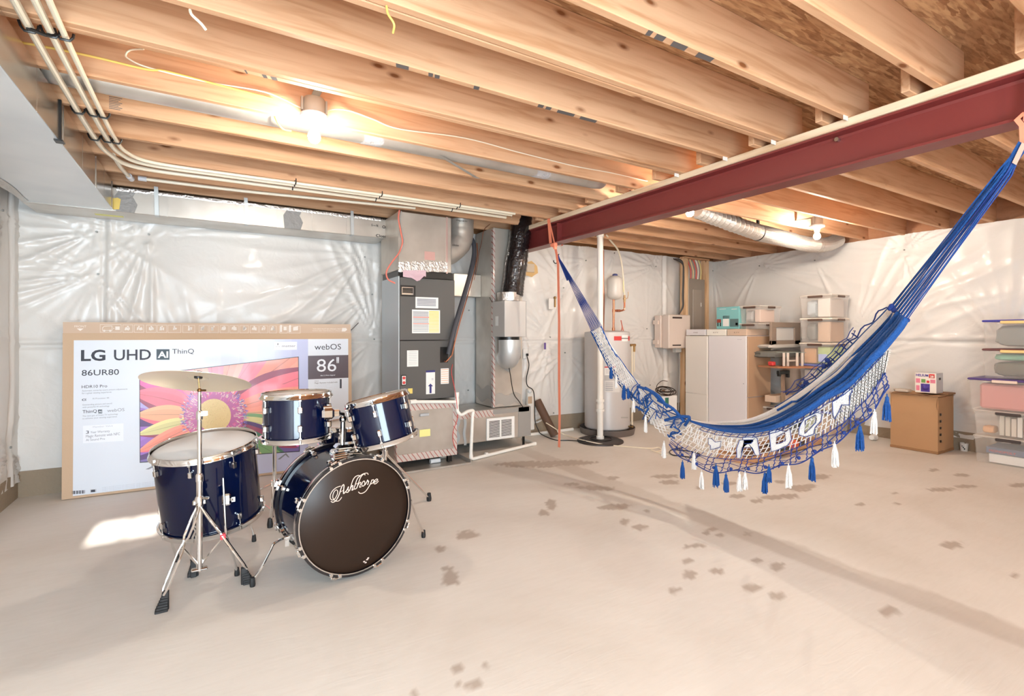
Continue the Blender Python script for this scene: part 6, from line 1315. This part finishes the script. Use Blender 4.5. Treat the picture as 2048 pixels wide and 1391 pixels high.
# left stack of six see-through bins by the right wall
zs = [0,.305,.60,.88,1.15,1.46,1.75]; x0, x1, y0, y1 = 6.47, 6.90, 3.20, 3.58
BL_ = mat('blue_lid', (120,130,196), .4); names = ['bottom','second from the bottom','third from the bottom','third from the top','second from the top','topmost']
lids = [BL_, BL_, BL_, mat('cream_lid',(232,220,204),.4), mat('cream_lid2',(236,226,212),.4), CLEARL]
for k in range(6):
    tub('storage_bin', 'clear storage bin near the white cabinets, %s of its stack of six' % names[k], x0+(.0 if k < 4 else .01), y0, zs[k]+.001, x1, y1, zs[k+1], lids[k], taper=.035, group='stack of six clear bins', handle=k > 2)
    cs = [((196,206,170),(206,176,146)),((212,200,180),(190,176,160)),((218,208,196),(176,186,160)),((220,170,120),(196,216,150)),((120,120,116),(206,176,150)),((190,200,206),(222,214,206))][k]
    ym = y0+.19; z0_ = zs[k]+.012; z1_ = zs[k+1]-.05
    item('boxed_goods','%s item in the nearer half of the %s bin of six' % (['pale green','tan','cream','yellow-green','tan boxed','white boxed'][k], names[k]),'carton',(x0+.04,y0+.035,z0_),(x1-.05,ym-.01,z1_),mat('goods',cs[1],.7),.008)
    if k in (4,5): cloth('cloth_bundle','%s bundle in the farther half of the %s bin' % (('dark grey','white and grey')[k-4], names[k]),(x0+.04,ym+.01,z0_),(x1-.06,y1-.035,z1_),mat('goods',cs[0],.6),k+20)
    else: item('boxed_goods','%s item in the farther half of the %s bin of six' % (['grey-green','sand','white','orange'][k], names[k]),'carton',(x0+.04,ym+.01,z0_),(x1-.06,y1-.035,z1_*.9+z0_*.1),mat('goods',cs[0],.7),.008)
b = MB(); p = at(1645,715,X=x0-.008); b.rbox(p-V((.002,.05,.05)),p+V((.004,.05,.045)),.002); 
tag(build('label_card', b, mat('blue_white_card',(180,190,226),.5)), 'blue and white printed card on the front of a bin in the stack of six', 'label')
# right stack of bins
x0, x1, y0, y1 = 6.50, 6.93, 1.38, 1.88
zs = [0.0, .27, .52, .83, 1.12, 1.40]
PUR = mat('purple_lid',(88,70,130),.4); BLU = mat('violet_blue_lid',(74,74,164),.4); BRN = mat('plum_lid',(112,70,70),.4); YH = mat('yellow_handle',(236,206,140),.4)
rows = [('bottom bin of the right-hand stack with board game inside', CLEARL, None),('clear bin with books and orange bag, second from the bottom of the right-hand stack', CLEARL, None),('wide clear bin holding pink contents with purple lid in the right-hand stack', PUR, mat('cream_clip',(226,206,190),.4)),('clear bin holding green and grey cloth with plum lid in the right-hand stack', BRN, YH),('topmost clear bin of the right-hand stack with violet-blue lid', BLU, YH)]
for k, (lab, ld, hc) in enumerate(rows):
    ya = y1+(.0,.0,.035,-.06,-.06)[k]; ya = y1 if k in (0,1) else ya; xo = (0,.0,-.03,.02,.02)[k]
    t = tub('storage_bin', lab, x0+xo, y0, zs[k]+.001, x1, ya, zs[k+1], ld, taper=.03, hcol=hc or mat('dark_handle2',(70,60,58),.5), group='right-hand stack of bins')
item('board_game','blue and white board game box in the bottom bin of the right-hand stack','game',(x0+.035,1.45,.10),(x1-.06,1.80,.16),mat('game_blue',(96,110,136),.5),.004)
item('board_game','white boxed game under the blue one in the bottom bin','game',(x0+.04,1.43,.012),(x1-.06,1.78,.095),PAPER,.004)
b = MB(); b.text('MONOPOLY', V((x0+.030,1.775,.115)), V((0,-1,0)), BZ, w=.19, h=.022); tag(build('game_title', b, REDP), 'red lettering on the blue game box', 'lettering')
for k in range(6):
    y = 1.46+k*.042; item('book','%s upright book in the second bin of the right-hand stack' % ['dark','rust','white wide','pale','cream','ivory'][k],'book',(x0+.04,y,.285),(x0+.22,y+.034,.285+.17+.01*(k%3)),mat('book_c',[(90,90,92),(150,90,70),(232,228,220),(220,210,196),(214,206,190),(206,200,186)][k],.6),.003,'books in the right-hand stack')
cloth('orange_bag','small orange bag at the left of the book bin',(x0+.04,1.74,.285),(x0+.2,1.84,.36),mat('orange_cloth',(226,170,120),.6),31,'bag')
item('pink_case','pink plastic case filling the purple-lidded bin','case',(x0+.0,1.44,.535),(x1-.06,1.84,.78),mat('pink_goods',(208,136,132),.45),.02)
cloth('folded_cloth','green folded cloth at the top of the plum-lidded bin',(x0+.05,1.42,1.0),(x1-.05,1.78,1.075),mat('mint',(120,186,156),.7),32)
cloth('folded_cloth','dark olive bagged cloth under the green one in the plum-lidded bin',(x0+.05,1.42,.845),(x1-.05,1.78,1.0),mat('olive',(96,94,78),.35),33)
cloth('folded_cloth','grey bagged clothes in the topmost bin of the right-hand stack',(x0+.05,1.42,1.135),(x1-.05,1.77,1.35),mat('bagged_grey',(128,134,132),.22),34)
# large brown carton
t = thing('brown_carton', 'battered brown cardboard carton on the floor by the right wall', 'carton', (6.72,2.38,0))
b = MB(); X0, X1, Y0, Y1, Z1 = 6.52, 6.93, 2.175, 2.60, .605; N = 14; rr = random.Random(4)
def cface(fn, mi=0):
    b.grid([[fn(i/N, j/N) for i in range(N+1)] for j in range(N+1)], mi)
def bulge(u, v, k): return .014*math.sin(PI*u)*math.sin(PI*v)+.010*noise.noise(V((u*4+k, v*4, k)))*math.sin(PI*u)
pinch_ = lambda v: .0 if v < .72 else -.03*math.sin((v-.72)/.28*PI)
cface(lambda u, v: V((X0-bulge(u, v, 1)-pinch_(v)*.5, Y1+(Y0-Y1)*u, Z1*v)))
cface(lambda u, v: V((X0+(X1-X0)*u, Y0-bulge(u, v, 5)-pinch_(v)*.4, Z1*v)))
cface(lambda u, v: V((X1+(X0-X1)*u, Y1, Z1*v))); cface(lambda u, v: V((X1, Y0+(Y1-Y0)*u, Z1*v)))
build('carton_walls', b, CARDD, t, True)
b = MB(); b.grid([[V((X0-.012+(X1-X0+.03)*i/10, Y0-.012+(Y1-Y0+.03)*j/10, Z1+.004+.012*noise.noise(V((i*.7,j*.7,2))))) for i in range(11)] for j in range(11)]); b.grid([[V((X0-.012+(X1-X0+.03)*i/10, Y0-.012+(Y1-Y0+.03)*j/10, Z1-.008+.008*noise.noise(V((i*.7,j*.7,2))))) for i in range(11)] for j in range(11)]); build('top_flap', b, CARDD, t, True)
b = MB(); b.rbox((X1-.2,Y0-.02,Z1+.006),(X1+.0,Y0+.12,Z1+.022),.003); build('folded_flap', b, mat('flap_brown',(160,120,86),.85), t)
b = MB(); b.rbox((X0-.006,Y0-.006,.001),(X1,Y1+.004,.03),.004); build('base_fold', b, mat('damp_card',(152,112,76),.85), t)
b = MB()
for k in range(5): p = V((X0+.03, Y0-.012, .42-.07*k)); b.box(p-V((.012,.006,.014)), p+V((.012,-.001,.01)))
build('printed_marks', b, BLK, t)
t = thing('helium_box', 'colourful helium balloon tank box on top of the brown carton', 'carton', (6.7,2.3,.63))
Xh = 6.60; ca = at(1830,781,X=Xh); cb = at(1873,740,X=Xh); zb_ = Z1+.024; yr = at(1873,760,X=Xh).y; yl = at(1830,760,X=Xh).y
b = MB(); b.rbox((Xh,yr,zb_),(Xh+.17,yl,zb_+.215),.003); build('box_body', b, mat('helium_silver',(206,204,206),.4), t)
b = MB(); f = lambda u, v: V((Xh-.0015-.0003*len(b.f)*.0, yl+(yr-yl)*u, zb_+.215*v))
HM = [mat('helium_white',(236,226,214),.4), REDP, mat('helium_purple',(80,60,150),.4), mat('helium_green',(110,150,80),.4), mat('helium_pink',(226,130,150),.4), BLK]
def hq(u0,v0,u1,v1,m_,o=0): b.box((Xh-.002-o, yl+(yr-yl)*u1, zb_+.215*v0),(Xh-.001-o, yl+(yr-yl)*u0, zb_+.215*v1), m_)
hq(.01,.01,.99,.99,0); hq(.28,.05,.70,.45,2,.001); hq(.66,.75,.92,.95,1,.001); hq(.05,.48,.25,.7,4,.001); hq(.3,.5,.5,.68,3,.001); hq(.55,.5,.68,.62,1,.001); hq(.72,.5,.95,.68,4,.001); hq(.72,.1,.9,.3,0,.001); hq(.06,.1,.22,.35,4,.001)
b.text('HELIUM', V((Xh-.004, yl-.01, zb_+.175)), V((0,-1,0)), BZ, w=(yl-yr)*.58, h=.026, m=2, off=.03); b.text('28', V((Xh-.005, yl+(yr-yl)*.72, zb_+.168)), V((0,-1,0)), BZ, w=.03, h=.022, m=0, off=.03)
b.ball(V((Xh-.003, yl+(yr-yl)*.49, zb_+.06)), .03, 14, 2)
build('printed_panel', b, HM, t)
b = MB(); b.rbox((Xh+.06,yr-.002,zb_+.14),(Xh+.11,yr+.001,zb_+.165),.001); build('hand_hole', b, BLK, t)
cloth('plastic_wrap','crumpled clear plastic wrap on the brown carton beside the helium box',(6.54,2.44,Z1+.012),(6.68,2.60,Z1+.05),mat('wrap_clear',(214,200,184),.25,alpha=.7),40,'wrap')
for (px, py, lab) in ((1743,881,'small white paper cup lying by the wall below the hammock tassels'),(1928,901,'small white patterned paper cup between brown carton and bins')):
    p = at(px, py, Z=0); t = thing('paper_cup', lab, 'cup', tuple(p)); b = MB()
    if px < 1800: b.lathe([(0,0),(.028,0),(.038,.075),(.036,.075),(.0,.01)], 18, M=M4.Translation(p+V((0,0,.038))) @ M4.Rotation(PI/2, 4, 'Y'))
    else: b.lathe([(0,0),(.03,0),(.038,.085),(.036,.085),(.026,.01),(0,.01)], 18, M=M4.Translation(p))
    build('cup_wall', b, PAPER, t, True)
    if px > 1800:
        b = MB(); [b.box(p+V((-.037,.01*k-.02,.02+.015*k)), p+V((-.034,.01*k-.01,.035+.012*k))) for k in range(3)]; build('cup_print', b, BLK, t)
# boards and tool under the hammock
t = thing('wooden_crate', 'long open wooden crate lying on the floor under the hammock', 'crate', (5.1,3.0,0))
e0 = at(1500,930,Z=0); e1 = at(1645,888,Z=0); dv = (e1-e0); nv = V((-dv.y,dv.x,0)).normalized()*.34; b = MB(); h = V((0,0,.07))
b.prism([e0,e1,e1+nv,e0+nv],(0,0,.012)); build('base', b, mat('crate_dark',(112,82,58),.8), t)
b = MB()
for a_, c_ in ((e0,e1),(e0+nv,e1+nv),(e0,e0+nv),(e1,e1+nv)): u_ = (c_-a_).normalized(); n2 = V((-u_.y,u_.x,0))*.012; b.prism([a_,c_,c_+n2,a_+n2],h)
build('sides', b, mat('crate_wood',(196,150,110),.7), t)
t = thing('power_tool', 'black and orange power tool lying under the hammock', 'tool', tuple(at(1585,905,Z=0))); p = at(1583,908,Z=.0)
b = MB(); b.rbox(p+V((-.09,-.05,.075)),p+V((.07,.05,.15)),.02); build('housing', b, mat('tool_orange',(214,90,50),.4), t); b = MB(); b.rbox(p+V((-.3,-.06,.075)),p+V((-.1,.02,.10)),.01); b.rbox(p+V((.07,-.04,.08)),p+V((.2,.03,.11)),.01); b.cyl(p+V((-.28,-.02,.085)),p+V((-.2,.16,.1)),.014,8); build('bar', b, BLK, t)
